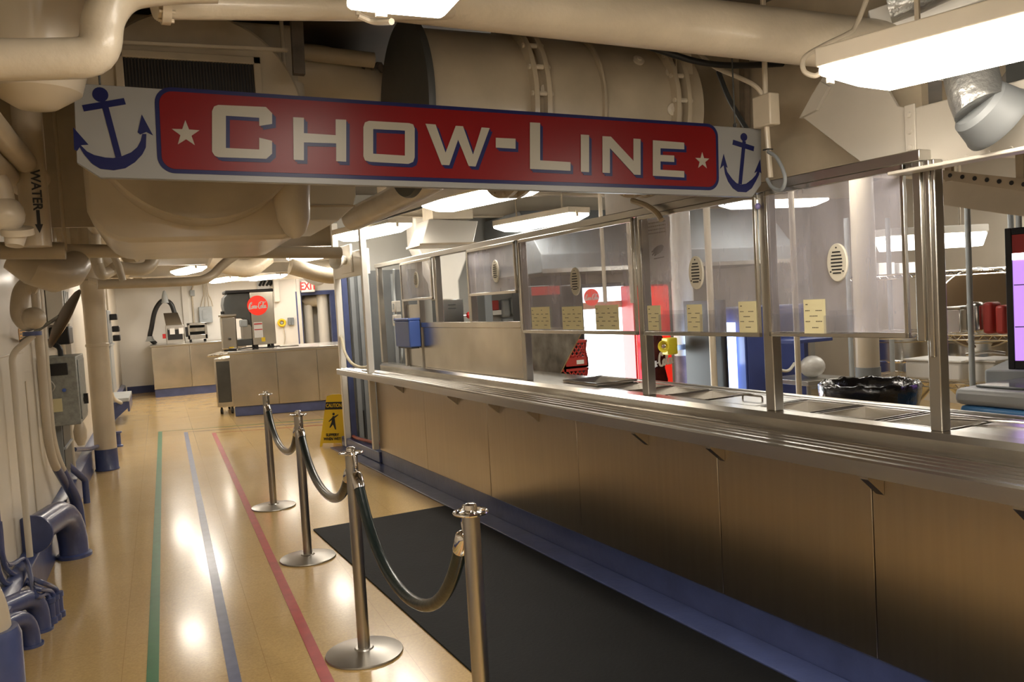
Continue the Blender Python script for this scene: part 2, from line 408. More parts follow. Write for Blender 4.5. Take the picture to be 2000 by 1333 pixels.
# ------------------------------------------------------------------ floor tape and matting
def tape(name, pts, w, m, label):
    b = B(); pts = [V(p) for p in pts]
    L = []
    for i, p in enumerate(pts):
        a = pts[max(i-1, 0)]; c = pts[min(i+1, len(pts)-1)]; t = (c-a).normalized(); s = V((-t.y, t.x, 0))
        if 0 < i < len(pts)-1:
            d1 = (pts[i]-a).normalized(); s = V((-t.y, t.x, 0)); w2 = w/2/max(.5, abs(s.dot(V((-d1.y, d1.x, 0)))))
        else: w2 = w/2
        L.append((p+s*w2, p-s*w2))
    q = [(b.v(x+V((0, 0, .0008))), b.v(y+V((0, 0, .0008))), b.v(x+V((0, 0, .0022))), b.v(y+V((0, 0, .0022)))) for x, y in L]
    for i in range(len(q)-1):
        a, c = q[i], q[i+1]
        b.face([a[2], a[3], c[3], c[2]]); b.face([a[0], a[2], c[2], c[0]]); b.face([a[1], c[1], c[3], a[3]]); b.face([a[0], c[0], c[1], a[1]])
    b.face([q[0][0], q[0][1], q[0][3], q[0][2]]); b.face([q[-1][0], q[-1][2], q[-1][3], q[-1][1]])
    o = b.build(name, m, smooth=False); return tag(o, label, 'floor tape', 'coloured guide tapes on the floor')
TG = mat('green_floor_tape', (.035, .22, .085), .35, var=.12, vs=12, coat=.2)
TB = mat('blue_floor_tape', (.13, .16, .30), .35, var=.2, vs=12, coat=.2)
TR = mat('red_floor_tape', (.50, .06, .06), .35, var=.15, vs=12, coat=.2)
tape('floor_tape', [(-.155, .6, 0), (-.141, 3.97, 0), (-.095, 13.0, 0), (2.3, 12.35, 0)], .052, TG, 'green tape line on the tan floor, nearest the left wall')
tape('floor_tape', [(.18, .6, 0), (.195, 3.78, 0), (.24, 12.62, 0), (2.3, 12.05, 0)], .052, TB, 'faded blue tape line on the tan floor between the green and red lines')
tape('floor_tape', [(.54, .6, 0), (.559, 3.57, 0), (.593, 12.2, 0), (2.3, 11.7, 0)], .052, TR, 'red tape line on the tan floor, nearest the rope barrier posts')
# a scrap of worn tape lettering spots
mt = B(CF)
mt.prism(rrect(-1.06, -.005, .4, 6.23, .01, 2), (0, 0, .001), (1, 0, 0), (0, 1, 0), (0, 0, .008))
tag(mt.build('rubber_mat', RUBBER, bevel=.002), 'long black rubber mat on the floor along the serving counter', 'mat')

# ------------------------------------------------------------------ serving counter
S0, S1 = .5, 8.3
ctr = thing('serving_counter', 'long stainless steel serving counter with blue plinth and raised front panels', 'counter', C3(.45, 4.4, 0), TH)
B(CF).box(.16, .86, S0, S1, 0.0, .155).build('plinth', BLUE, ctr, bevel=.006)
seams = [S1] + [cnt(px, py, .15)[0] for px, py in ((832, 850), (955, 880), (1129, 900), (1405, 980), (1708, 1100))] + [1.05, S0]
for a, c in zip(seams[:-1], seams[1:]):
    b = B(CF).box(.15, .165, c+.002, a-.002, .157, .885); b.build('front_panel', SKIRT, ctr, bevel=.003)
B(CF).box(.166, .84, S0, S1, .156, .86).build('carcass', STEEL, ctr, smooth=False)
b = B(CF)
b.prism([(.305, .945), (.305, 1.0), (.33, 1.022), (.42, 1.022), (.42, .99), (.36, .99), (.33, .97), (.32, .93)], (0, S0, 0), (1, 0, 0), (0, 0, 1), (0, S1+.3-S0, 0))
b.build('splash_lip', STEELR, ctr)
PE = [5.05, 4.6, 4.25, 3.9, 3.55, 3.2, 2.85, 2.51, 2.17]
b = B(CF).box(.42, .80, 5.05, S1, .99, 1.02).box(.42, .80, S0, 2.17, .99, 1.02).box(.76, .80, 2.17, 5.05, .99, 1.02).box(.42, .76, 3.19, 3.56, .985, 1.016)
for e in PE[1:-1]: b.box(.42, .76, e-.012, e+.012, .985, 1.018)
b.build('worktop', STEELB, ctr, bevel=.002)
b = B(CF); b.prism([(.80, .90), (.80, 1.021), (.81, 1.026), (.85, 1.026), (.85, 1.01), (.83, 1.0), (.83, .90)], (0, S0, 0), (1, 0, 0), (0, 0, 1), (0, 5.2-S0, 0))
b.build('rear_lip', STEEL, ctr)
B(CF).box(.72, .755, 1.4, 1.8, 1.0225, 1.027).build('seam_cover', STEEL, ctr)
# tray slide
ts = thing('tray_slide', 'polished steel tray slide with raised runners along the counter front', 'tray rail', C3(.18, 4.4, .885), TH)
prof = [(.045, .885), (.045, .940), (.052, .948), (.075, .948)]
for d in (.095, .145, .195, .245): prof += [(d, .944), (d+.006, .953), (d+.022, .953), (d+.028, .944)]
prof += [(.303, .944), (.303, .934), (.062, .934), (.062, .885)]
b = B(CF); b.prism(prof, (0, S0, 0), (1, 0, 0), (0, 0, 1), (0, 9.38-S0, 0)); b.build('slide_top', STEELB, ts, ang=20)
for px, py in ((780, 754), (877, 775), (954, 791), (1029, 806), (1234, 848), (1386, 876), (1692, 936), (1995, 995)):
    s = (CF.inverted() @ onz(px, py, .87)).y
    b = B(CF); b.prism([(.149, .80), (.149, .883), (.065, .883), (.065, .87)], (0, s-.018, 0), (1, 0, 0), (0, 0, 1), (0, .036, 0)); b.build('support_bracket', STEEL, ts)
# blue edging on the deck in front of the counter
struct(B(CF).box(.0, .158, S0, 9.72, 0.0005, .014).build('trim_1', BLUE, bevel=.004))
# food pans
def pan(s0, s1, deep=.1, lift=.0):
    cx = (s0+s1)/2; t = thing('food_pan', None, 'food pan', C3(.59, cx, 1.0), TH, 'steel food pans in the counter')
    z = 1.019+lift; d0, d1 = .435, .75; a, c = s0+.016, s1-.016; w = .018; dp = deep
    b = B(CF)
    o = [b.v(p) for p in ((d0, a, z), (d1, a, z), (d1, c, z), (d0, c, z))]; i = [b.v(p) for p in ((d0+w, a+w, z), (d1-w, a+w, z), (d1-w, c-w, z), (d0+w, c-w, z))]
    f = .012; l = [b.v(p) for p in ((d0+w+f, a+w+f, z-dp), (d1-w-f, a+w+f, z-dp), (d1-w-f, c-w-f, z-dp), (d0+w+f, c-w-f, z-dp))]
    u = [b.v(p) for p in ((d0, a, z-.012), (d1, a, z-.012), (d1, c, z-.012), (d0, c, z-.012))]
    for k in range(4):
        n = (k+1) % 4; b.face([o[k], o[n], i[n], i[k]]); b.face([i[k], i[n], l[n], l[k]]); b.face([o[k], u[k], u[n], o[n]])
    b.face(l)
    b.build('pan_body', STEELB, t, smooth=False)
    B(CF).tube([(d0, a, z), (d1, a, z), (d1, c, z), (d0, c, z)], .0045, 6, closed=True).build('rolled_rim', STEELB, t)
    return t
pans = []
for i, (a, c) in enumerate([(5.05, 4.6), (4.6, 4.25), (4.25, 3.9), (3.9, 3.56), (3.19, 2.85), (2.85, 2.51), (2.51, 2.17)][::1]):
    pans.append(pan(min(a, c), max(a, c), .09 if i else .05, .0 if i else .02))
for t, l in zip(pans, ('wide shallow steel food pan standing proud, farthest along the serving counter', 'dark steel food pan behind the post left of the hand poster panel', 'steel food pan in front of the round pillar with a maroon base',
    'steel food pan below the two clear leaflet holders of the hand poster panel', 'steel food pan just right of the middle post, before the black bin', 'bright steel food pan in front of the black bin, second from the double post',
    'bright steel food pan reflecting the lamps, directly left of the double post')): t['label'] = l
lid = thing('pan_lid', 'flat steel cover over the opening behind the middle screen post', 'pan lid', C3(.59, 3.375, 1.017), TH)
B(CF).box(.435, .75, 3.21, 3.54, 1.0165, 1.0205).build('cover_plate', STEEL, lid, bevel=.002)
B(CF).tube([(.57, 3.3, 1.021), (.57, 3.3, 1.045), (.57, 3.44, 1.045), (.57, 3.44, 1.021)], .005, 8, fil=.012).build('handle', STEELB, lid)
b = B(CF).tube([(.60, 2.32, 1.03), (.66, 2.08, 1.033), (.70, 1.92, 1.028)], .006, 8); o = b.build('serving_spoon', STEELB); tag(o, 'long steel serving spoon lying across the rightmost pan edge', 'spoon')

# ------------------------------------------------------------------ screen frame and glass
scr = thing('screen_frame', 'stainless steel post and rail frame rising from the serving counter', 'frame', C3(.38, 5.4, 1.02), TH)
PD0, PD1 = .359, .415
for s, z0 in ((3.03, 1.022), (3.995, 1.022), (5.44, 1.022), (6.33, 1.45), (7.05, 1.45), (7.50, 1.022), (7.93, 1.022), (8.68, 1.022)):
    b = B(CF).box(PD0, PD1, s-.028, s+.028, z0, 2.03); b.build('post', STEEL, scr, bevel=.004)
b = B(CF).box(.36, .41, 2.165, 2.215, 1.022, 2.03).box(.352, .36, 2.18, 2.20, 1.3, 2.03).box(.35, .40, 2.215, 2.25, 1.36, 2.03); b.build('double_post', STEEL, scr, bevel=.004)
B(CF).box(.35, .42, 2.215, 8.72, 2.031, 2.075).build('header_rail', STEEL, scr, bevel=.004)
b = B(CF).box(.372, .386, 5.47, 7.47, 1.023, 1.40).box(.36, .40, 5.47, 7.47, 1.40, 1.447); b.build('splash_panel', STEELR, scr, bevel=.003)
B(CF).box(.385, .395, 7.53, 7.90, 1.023, 1.62).build('end_panel', STEEL, scr, bevel=.003)
def vent(parent, s, z, d=.352, sc=1.0, n=7):
    b = B(CF); P = []
    for k in range(28):
        t = 2*PI*k/28; P.append((.055*sc*math.cos(t), .085*sc*math.sin(t)))
    b.prism(P, (d, s, z), (0, 1, 0), (0, 0, 1), (-.012, 0, 0)); o = b.build('speaking_vent', TAN, parent, bevel=.003)
    b = B(CF)
    for k in range(n):
        zz = (k-(n-1)/2)*.0155*sc; w = .031*sc*math.sqrt(max(.1, 1-(zz/(.066*sc))**2)); b.box(d-.0135, d-.0118, s-w, s+w, z+zz-.0032*sc, z+zz+.0032*sc)
    for a, c in ((0, .066), (.034, -.04), (-.034, -.04)): b.lathe([(0, .0018), (.004*sc, .0018), (.004*sc, 0)], (d-.012, s+a*sc, z+c*sc), (-1, 0, 0), 8)
    b.build('slot', INK, o, smooth=False)
def guard(s0, s1, z0, z1, label, vs=None, vz=None, vsc=1.0, d=.34, haze=None):
    t = thing('sneeze_guard', label, 'sneeze guard', C3(d, (s0+s1)/2, z0), TH, 'framed clear screens above the counter')
    w = .022
    B(CF).box(d, d+.018, s0, s1, z0, z0+w).box(d, d+.018, s0, s1, z1-w, z1).box(d, d+.018, s0, s0+w*.7, z0, z1).box(d, d+.018, s1-w*.7, s1, z0, z1).build('rim', STEELB, t, bevel=.002)
    B(CF).box(d+.006, d+.012, s0+w*.5, s1-w*.5, z0+w*.5, z1-w*.5).build('clear_panel', GLASS, t, smooth=False)
    if vs: vent(t, vs, vz, d+.006, vsc)
    return t
def gz(px, py): return cnt(px, py, .34)
gA = guard(7.09, 7.90, 1.655, 2.03, 'small hazy screen with an oval vent, farthest along the counter', *gz(813, 547), .9)
gB = guard(5.47, 6.30, 1.655, 2.03, 'small cloudy screen with an oval vent, above the plain steel splash panel', *gz(968, 530), 1.0)
gC = guard(4.02, 5.41, 1.365, 2.03, 'wide scratched screen carrying three pale yellow menu cards', *gz(1124, 550), 1.05)
gD = guard(3.06, 3.965, 1.365, 2.03, 'scratched screen between two posts with the white hand poster behind it', *gz(1360, 533), 1.0)
gE = guard(2.28, 3.0, 1.37, 2.03, 'streaky screen nearest the camera with one yellow card and a round vent', *gz(1636, 513), .93)
# menu cards on the glass
def card(px0, py0, px1, py1, label, cols=2):
    s1, z1 = gz(px0, py0); s0, z0 = gz(px1, py1); d = .3375
    zb = z0; zt = gz((px0+px1)/2, (py0))[1]
    t = thing('menu_card', label, 'card', C3(d, (s0+s1)/2, zb), TH, 'pale yellow menu cards on the screens')
    B(CF).box(d-.0012, d, s0, s1, zb, zt).build('sheet', CARDM, t, smooth=False)
    b = B(CF); h = zt-zb; w = s1-s0
    for q in range(cols):
        c0 = s1-w*(q+.08)/cols
        cw = w/cols
        b.box(d-.002, d-.0012, c0-cw*.12, c0-cw*.02, zb+h*.84, zb+h*.87)
        for row, parts in ((.66, ((.0, .24), (.48, .8))), (.5, ((.2, .6),)), (.34, ((.0, .24), (.48, .8))), (.16, ((.3, .62),))):
            for a, e in parts:
                k = a
                while k < e-.03:
                    b.box(d-.002, d-.0012, c0-cw*(k+.05), c0-cw*k, zb+h*row, zb+h*(row+.028)); k += .075
    b.build('print', INKB, t, smooth=False)
card(1038, 600, 1076, 643, 'yellow menu card, leftmost of the three on the wide screen')
card(1098, 599, 1140, 644, 'yellow menu card, middle one of the three on the wide screen')
card(1163, 596, 1211, 645, 'yellow menu card, rightmost and largest of the three on the wide screen')
card(1265, 597, 1293, 646, 'narrow yellow card under the hand poster, beside the post', 1)
card(1342, 595, 1374, 648, 'narrow yellow card between two clear leaflet holders', 1)
card(1443, 589, 1480, 650, 'narrow yellow card with a green smudge, right end of the hand poster screen', 1)
card(1570, 585, 1615, 652, 'tall yellow card on the screen nearest the camera', 1)
def holder(px0, py0, px1, py1, label):
    s1, z1 = gz(px0, py0); s0, z0 = gz(px1, py1); d = .3375
    t = thing('leaflet_holder', label, 'leaflet holder', C3(d, (s0+s1)/2, z0), TH, 'clear acrylic leaflet holders on the screens')
    B(CF).box(d-.005, d-.002, s0, s1, z0, z1+.02).build('back_plate', ACRYL, t, smooth=False)
    B(CF).box(d-.034, d-.031, s0, s1, z0, z1).box(d-.031, d-.005, s0, s0+.003, z0, z1).box(d-.031, d-.005, s1-.003, s1, z0, z1).box(d-.031, d-.005, s0, s1, z0, z0+.003).build('pocket', ACRYL, t, smooth=False)
holder(1296, 614, 1340, 650, 'clear leaflet holder left of the middle yellow card on the hand poster screen')
holder(1377, 614, 1415, 650, 'clear leaflet holder right of the middle yellow card on the hand poster screen')
holder(1520, 612, 1568, 652, 'clear leaflet holder left of the tall yellow card on the nearest screen')
holder(1620, 616, 1670, 652, 'clear leaflet holder right of the tall yellow card on the nearest screen')
# hand poster behind the screen
s1, z1 = cnt(1259, 432, .43); s0, z0 = cnt(1312, 548, .43)
t = thing('hand_poster', 'crinkled white poster with a black hand drawing behind the screen', 'poster', C3(.43, (s0+s1)/2, z0), TH)
b = B(CF); nx, nz = 10, 16; g = []
for i in range(nx+1):
    for j in range(nz+1):
        u, w = i/nx, j/nz; g.append(b.v((.432+.008*math.sin(u*9+w*3)*math.cos(w*8)*(1-w*.6), s0+(s1-s0)*u+.006*math.sin(w*12), z0+(z1-z0)*w-.012*math.sin(u*7)*(1-w))))
for i in range(nx):
    for j in range(nz): b.face([g[i*(nz+1)+j], g[(i+1)*(nz+1)+j], g[(i+1)*(nz+1)+j+1], g[i*(nz+1)+j+1]])
o = b.build('sheet', PAPER, t); m_ = o.modifiers.new('thickness', 'SOLIDIFY'); m_.thickness = .001
b = B(CF); H = z1-z0; W_ = s1-s0
for r in range(4):
    k = .1
    while k < .9:
        e = k+random.uniform(.03, .08); b.box(.419, .4195, s1-W_*min(e, .92), s1-W_*k, z0+H*(.93-.055*r), z0+H*(.95-.055*r)); k = e+.02
b.build('print', INKB, t, smooth=False)
def px2(px, py, d): s, z = cnt(px, py, d); return (s, z)
b = B(CF)
hand = [(1275, 488), (1283, 481), (1292, 478), (1296, 481), (1294, 489), (1288, 495), (1283, 497), (1279, 501), (1277, 500), (1279, 495), (1274, 500), (1273, 498), (1277, 492), (1273, 494), (1272, 492), (1277, 488)]
b.prism([px2(x, y, .417) for x, y in hand], (.4175, 0, 0), (0, 1, 0), (0, 0, 1), (.001, 0, 0))
b.prism([px2(x, y, .417) for x, y in ((1277, 505), (1297, 501), (1297, 503), (1277, 507))], (.4175, 0, 0), (0, 1, 0), (0, 0, 1), (.001, 0, 0))
b.build('hand_drawing', INK, t, smooth=False)
# blue dispenser on the frame
a1, c1 = cnt(787, 622, .33); a0, c0 = cnt(819, 680, .33)
t = thing('paper_dispenser', 'bright blue paper dispenser hung on the screen posts', 'dispenser', C3(.3, (a0+a1)/2, c0), TH)
BDISP = mat('bright_blue_plastic', (.09, .17, .55), .3)
B(CF).box(.24, .354, a0, a1, c0+.01, c1-.02).build('body', BDISP, t, bevel=.012)
B(CF).box(.232, .354, a0-.004, a1+.004, c1-.02, c1).build('lid', BDISP, t, bevel=.005)
B(CF).box(.26, .34, a0+.02, a1-.02, c0-.004, c0+.012).build('outlet', DGREY, t)

# ------------------------------------------------------------------ doorway at the far end of the counter
WH = mat('white_door_frame_paint', (.82, .80, .74), .35, coat=.2)
djm = B(CF)
djm.box(.085, .148, 8.305, 8.36, .16, 2.45)
djm.box(.13, .20, 9.50, 9.56, .03, 2.6).box(.131, .19, 8.36, 9.5, 1.96, 2.22)
struct(djm.build('trim_2', WH, bevel=.006))
struct(B(CF).box(.2005, .265, 9.49, 9.56, .13, 2.155).build('trim_3', BLUE, bevel=.003))
struct(B(CF).box(.14, .30, 8.31, 9.72, .015, .128).build('trim_4', BLUE, bevel=.01))
# white column behind the jamb
t = thing('horn_speaker', 'white horn loudspeaker above the white doorway', 'loudspeaker', C3(.1, 9.0, 2.25), TH)
B(CF).box(.105, .130, 8.75, 9.12, 2.0, 2.30).build('mounting_plate', WHITEP, t, bevel=.004)
B(CF).lathe([(.0, 0), (.04, 0), (.05, .02), (.05, .06), (.09, .12), (.10, .15), (.095, .15), (.05, .09), (0, .08)], (.105, 8.93, 2.14), (-1, -.5, 0)).build('horn', WHITEP, t)
a = [C3(.15, 9.47, 1.30), C3(.13, 9.3, 1.14), C3(.12, 9.05, 1.03), C3(.12, 8.75, .99), C3(.12, 8.45, 1.0)]
t = thing('door_rope', 'cream twisted rope slung across the white doorway', 'rope', C3(.19, 8.9, .97), TH)
B().tube(spline(a, 6), .016, 10).build('cord', mat('cream_rope_fibre', (.75, .68, .5), .8, bump=.6, bs=50), t)
B().ball(a[0], .026).ball(a[-1], .024).build('knot', TAN, t)
hs = [aty(683, 866, 9.62)+V((0, -.1, 0)), onz(678, 862, .05), onz(680, 849, .14), onz(698, 845, .17), onz(715, 851, .16), onz(730, 860, .15)]
tag(B().tube(spline([onz(676, 866, .012), onz(675, 858, .05), onz(680, 848, .11), C3(.19, 9.25, .155), C3(.24, 8.9, .15), C3(.30, 8.47, .155), C3(.45, 8.2+.3, .15)], 8), .018, 10).build('red_hose', COPPER), 'rust red hose curling over the blue door sill', 'hose')
# grey locker panels seen through the doorway
LOCK = mat('dark_locker_grey', (.13, .14, .145), .45, var=.15, vs=4)
t = thing('locker', 'grey steel locker panels standing inside the white doorway', 'locker', C3(1.0, 9.2, 0), TH)
lk = ew.y
B().box(ew.x+.12, ew.x+1.0, lk-.12, lk-.012, .0, 2.05).build('body', LOCK, t, bevel=.004)
for k, (a0_, w_) in enumerate(((.13, .05), (.22, .04), (.33, .03), (.62, .04))):
    B().box(ew.x+a0_, ew.x+a0_+w_, lk-.15, lk-.121, .05, 2.0).build('rib', GREY, t)
B().box(ew.x+.30, ew.x+.98, lk-.14, lk-.121, .62, .66).build('rail', GREY, t)
B().box(ew.x+.14, ew.x+.2, lk-.15, lk-.121, .1, .42).build('dark_recess', BLACK, t)

# pantry wall things seen behind the first posts (on the kitchen bulkhead)
def kwall(px0, py0, px1, py1):
    p = aty(px0, py0, lk); q = aty(px1, py1, lk); return min(p.x, q.x), max(p.x, q.x), min(p.z, q.z), max(p.z, q.z)
x0, x1, z0, z1 = kwall(756, 570, 776, 622)
t = tag(B().box(x0, x1, lk-.006, lk-.002, z0, z1).build('paper_notice', PAPER, smooth=False), 'white printed notice taped on the kitchen bulkhead beside the wall switches', 'notice', 'notices on the kitchen bulkhead')
x0, x1, z0, z1 = kwall(772, 556, 783, 635)
tag(B().box(x0, x1, lk-.012, lk-.007, z0, z1).build('paper_notice', PAPER, smooth=False), 'long narrow white notice on the kitchen bulkhead, overlapping the other', 'notice', 'notices on the kitchen bulkhead')
for i, (yy0, yy1) in enumerate(((590, 611), (616, 637))):
    p = C3(.5, 8.62, 0); s_, zt = cnt(748, yy0, .46); s2, zb = cnt(748, yy1, .46)
    t = thing('switch_box', ('upper' if i == 0 else 'lower')+' white switch box on the conduit beside the second doorway jamb', 'switch box', C3(.46, 8.5, zb), TH, 'switch boxes by the doorway')
    B(CF).box(.44, .50, 8.38, 8.50, zb, zt).build('case', WHITEP, t, bevel=.006)
    B(CF).box(.435, .44, 8.42, 8.46, (zb+zt)/2-.03, (zb+zt)/2+.03).build('toggle', GREYL, t)
tag(B(CF).tube(spline([(.47, 8.44, 2.0), (.48, 8.5, 1.8), (.46, 8.43, 1.62), (.47, 8.45, 1.5), (.49, 8.40, 1.25), (.47, 8.36, 1.1), (.47, 8.40, 1.023)], 5), .012, 8).build('power_cable', GREYL), 'grey cable running down past the two switch boxes', 'cable')

# ------------------------------------------------------------------ rope barrier
def make_stanchion():
    t = thing('barrier_post', None, 'barrier post', (0, 0, 0), 0, 'steel rope barrier posts')
    B().lathe([(0, 0), (.178, 0), (.18, .004), (.178, .010), (.12, .019), (.045, .026), (.04, .032), (0, .032)], n=48).build('base', STEEL, t)
    B().lathe([(0, .03), (.028, .03), (.028, .935), (0, .935)], n=28).build('pole', STEEL, t)
    h = B(); h.lathe([(0, .935), (.034, .935), (.036, .94), (.036, .945), (.022, .947), (.022, .955), (.02, .968), (.012, .972), (0, .972)], n=28)
    h.ring(.052, .0052, (0, 0, .944), (0, 0, 1), 28, 8)
    for k in range(4):
        a = R(45+90*k); h.obox((math.cos(a)*.03, math.sin(a)*.03, .943), (math.cos(a)*.052, math.sin(a)*.052, .943), .014, .006)
    h.build('cap', CHROME, t)
    return t
SP = [(.77, 7.089), (.784, 5.451), (.769, 3.779), (.858, 2.431)]
SL = ['brushed steel barrier post farthest away, nearest the far counters', 'brushed steel barrier post second from the far end of the rope line',
      'brushed steel barrier post whose whole round base shows beside the red tape', 'brushed steel barrier post nearest the camera, its base out of sight']
st = make_stanchion(); st['label'] = SL[0]; st.location = (*SP[0], 0)
for i in (1, 2, 3): dup(st, (*SP[i], 0), R(20*i), SL[i])
def rope(i, j, low, label):
    a = V((*SP[i], 0)); c = V((*SP[j], 0)); d = (c-a).normalized()
    A = a+d*.056+V((0, 0, .925)); C = c-d*.056+V((0, 0, .925)); L = (C-A).length
    t = thing('barrier_rope', label, 'rope', ((a+c)/2+V((0, 0, low))), 0, 'dark ropes hung between barrier posts')
    A2 = A+d*.03+V((0, 0, -.10)); C2 = C-d*.03+V((0, 0, -.10))
    pts = []
    N = 26; k = 2.4
    for q in range(N+1):
        u = q/N; f = (math.cosh(k*(2*u-1))-1)/(math.cosh(k)-1)
        p = A2.lerp(C2, u); p.z = low+(A2.z-low)*f; pts.append(p)
    B().tube(pts, .0235, 16).build('sleeve', ROPE, t)
    for e, n_, s in ((A, A2, 1), (C, C2, -1)):
        nx = pts[1] if s == 1 else pts[-2]
        dr = (n_-nx).normalized()
        hk = B(); hk.lathe([(.0, -.035), (.026, -.035), (.027, -.03), (.027, .03), (.02, .04), (.012, .045), (0, .05)], n_, dr, 20)
        tp = n_+dr*.05
        hk.tube(spline([tp, tp.lerp(e, .5)+d*.012*s, e+V((0, 0, .01)), e+V((0, 0, .028))-d*.004*s, e-d*.010*s+V((0, 0, .018))], 5), .0065, 8)
        hk.build('end_hook', CHROME, t)
rope(0, 1, .60, 'dark green vinyl rope hanging between the two farthest posts')
rope(1, 2, .60, 'dark green vinyl rope hanging between the second and third posts')
rope(2, 3, .47, 'thick dark vinyl rope sagging over the black mat nearest the camera')

# ------------------------------------------------------------------ the sign
PR = aty(1487, 252, 3.0); zt, zb = PR.z, aty(1490, 384, 3.0).z
best = min(((abs((aty(143, 162, y).z-zt)), y) for y in [2.0+.005*k for k in range(400)]))
PLt = aty(143, 162, 2.0); 
YL = min(((abs((aty(143, 162, y).z-aty(152, 345, y).z)-(zt-zb)), y) for y in [2.0+.005*k for k in range(400)]))[1]
PL = aty(143, 162, YL)
SX = (V((PR.x, PR.y, 0))-V((PL.x, PL.y, 0))); SLEN = SX.length; SX.normalize(); SN = V((SX.y, -SX.x, 0))   # towards camera
tilt = (PR.z-PL.z)/SLEN
SX3 = V((SX.x, SX.y, tilt)).normalized(); SZ3 = SN.cross(SX3)*-1
if SZ3.z < 0: SZ3 = -SZ3
def sg(px, py):
    r = ray(px, py); p = CAMP+r*((PL-CAMP).dot(SN)/r.dot(SN)); q = p-PL
    return q.dot(SX3), q.dot(SZ3)
sign = thing('hanging_sign', 'long red CHOW-LINE sign with anchors and stars hung under the pipes', 'sign', (PL+PR)/2-V((0, 0, .3)), math.atan2(SX.y, SX.x))
def splate(poly, lay, name, m, parent, ab=False):
    P = [p if ab else sg(*p) for p in poly]
    h = .0018*lay
    b = B(); b.prism(P, PL+SN*(.0002+h-.0018), SX3, SZ3, SN*.0017); return b.build(name, m, parent, smooth=False)
brd = [(143, 162), (1487, 252), (1487, 360), (1470, 385), (196, 347), (150, 318)]
b = B(); b.prism([sg(*p) for p in brd], PL-SN*.03, SX3, SZ3, SN*.03); b.build('board', BOARD, sign, bevel=.002)
a0, b1 = sg(305, 180); a1, b0 = sg(1403, 371); bt = (sg(700, 192)[1]+sg(1100, 226)[1])/2; bb = (sg(600, 348)[1]+sg(1100, 362)[1])/2
b1 = max(bt, bb+.2); b0 = bb
RB0 = sg(305, 260)[0]; RB1 = sg(1403, 315)[0]
splate(rrect(RB0, RB1, b0, b1, .055, 8), 1, 'navy_border', SNAVY, sign, True)
splate(rrect(RB0+.014, RB1-.014, b0+.014, b1-.014, .043, 8), 2, 'red_field', SRED, sign, True)
def c5(l): return [(500+x*.315, y*.315) for x, y in l]
def c6(l): return [(1000+x*.315, y*.315) for x, y in l]
def bow(o, i): return o, i
LET = {'C': [(426, 206), (519, 210), (531, 222), (531, 243), (506, 247), (506, 231), (441, 227), (441, 290), (506, 293), (506, 270), (531, 276), (531, 301), (520, 311), (427, 308), (419, 305), (414, 297), (414, 218), (418, 209)],
 'H': [(572, 230), (593, 231), (593, 261), (655, 265), (655, 234), (675.5, 235), (675.5, 316.6), (656, 315.5), (656, 281), (593, 279), (593, 314), (573, 313)],
 'O': [(720, 237), (798, 241.5), (806, 244), (809, 252), (809, 308), (806, 317), (797, 321), (722, 317), (712, 314), (709, 306), (709, 249), (712, 240), (720, 237), (728, 253), (728, 301), (790, 305), (790, 256), (728, 253)],
 'W': c5([(1048, 770), (1110, 775), (1172, 950), (1235, 783), (1280, 786), (1342, 962), (1395, 793), (1445, 797), (1358, 1035), (1315, 1032), (1250, 868), (1195, 1027), (1148, 1025)]),
 'hyphen': c5([(1483, 857), (1605, 863), (1605, 925), (1483, 918)]),
 'L': c6([(107, 762), (170, 765), (170, 997), (358, 1008), (358, 1062), (107, 1050)]),
 'I': c6([(422, 837), (473, 840), (473, 1070), (422, 1067)]),
 'N': c6([(556, 847), (608, 850), (748, 1000), (748, 862), (792, 865), (792, 1087), (752, 1085), (602, 920), (602, 1075), (556, 1073)]),
 'E': c6([(868, 872), (1062, 887), (1062, 928), (915, 922), (915, 963), (1000, 967), (1000, 1007), (915, 1003), (915, 1055), (1062, 1063), (1062, 1103), (868, 1092)])}
for k, P in LET.items():
    ab = [sg(*p) for p in P]
    if k == 'O':
        out = ab[:12]; inn = ab[13:17]
        # split ring into two C halves
        def ringpoly(o_, i_): return o_+[o_[0]]+[i_[0]]+i_[1:]+[i_[0]]
        L1 = [ab[0], ab[1], ab[2], ab[3], ab[4], ab[5], ab[6], ab[15], ab[16], ab[13]]
        L2 = [ab[6], ab[7], ab[8], ab[9], ab[10], ab[11], ab[0], ab[13], ab[14], ab[15]]
        polys = [L1, L2]
    else: polys = [ab]
    for lay, nm, m_, offs in ((3, 'letter_shadow', SNAVY, ((.006, -.006), (.0125, -.0125))), (4, 'letter', SLET, ((0, 0),))):
        b = B()
        for j, (dx, dy) in enumerate(offs):
            for P2 in polys: b.prism([(x+dx, y+dy) for x, y in P2], PL+SN*(.0002+.0018*(lay-1)-.0003*j), SX3, SZ3, SN*(.0017-.0002*j))
        b.build(nm, m_, sign, smooth=False)
def star(px, py, r):
    cx, cy = sg(px, py); return [(cx+(r if k % 2 == 0 else r*.4)*math.sin(PI*k/5), cy+(r if k % 2 == 0 else r*.4)*math.cos(PI*k/5)) for k in range(10)]
splate(star(363, 262, .046), 3, 'star', SLET, sign, True)
splate(star(1370.5, 315, .038), 3, 'star', SLET, sign, True)
def barpoly(a, c, w):
    a = V((*sg(*a), 0)); c = V((*sg(*c), 0)); t = (c-a).normalized(); n = V((-t.y, t.x, 0))*w/2
    return [tuple((a+n)[:2]), tuple((c+n)[:2]), tuple((c-n)[:2]), tuple((a-n)[:2])]
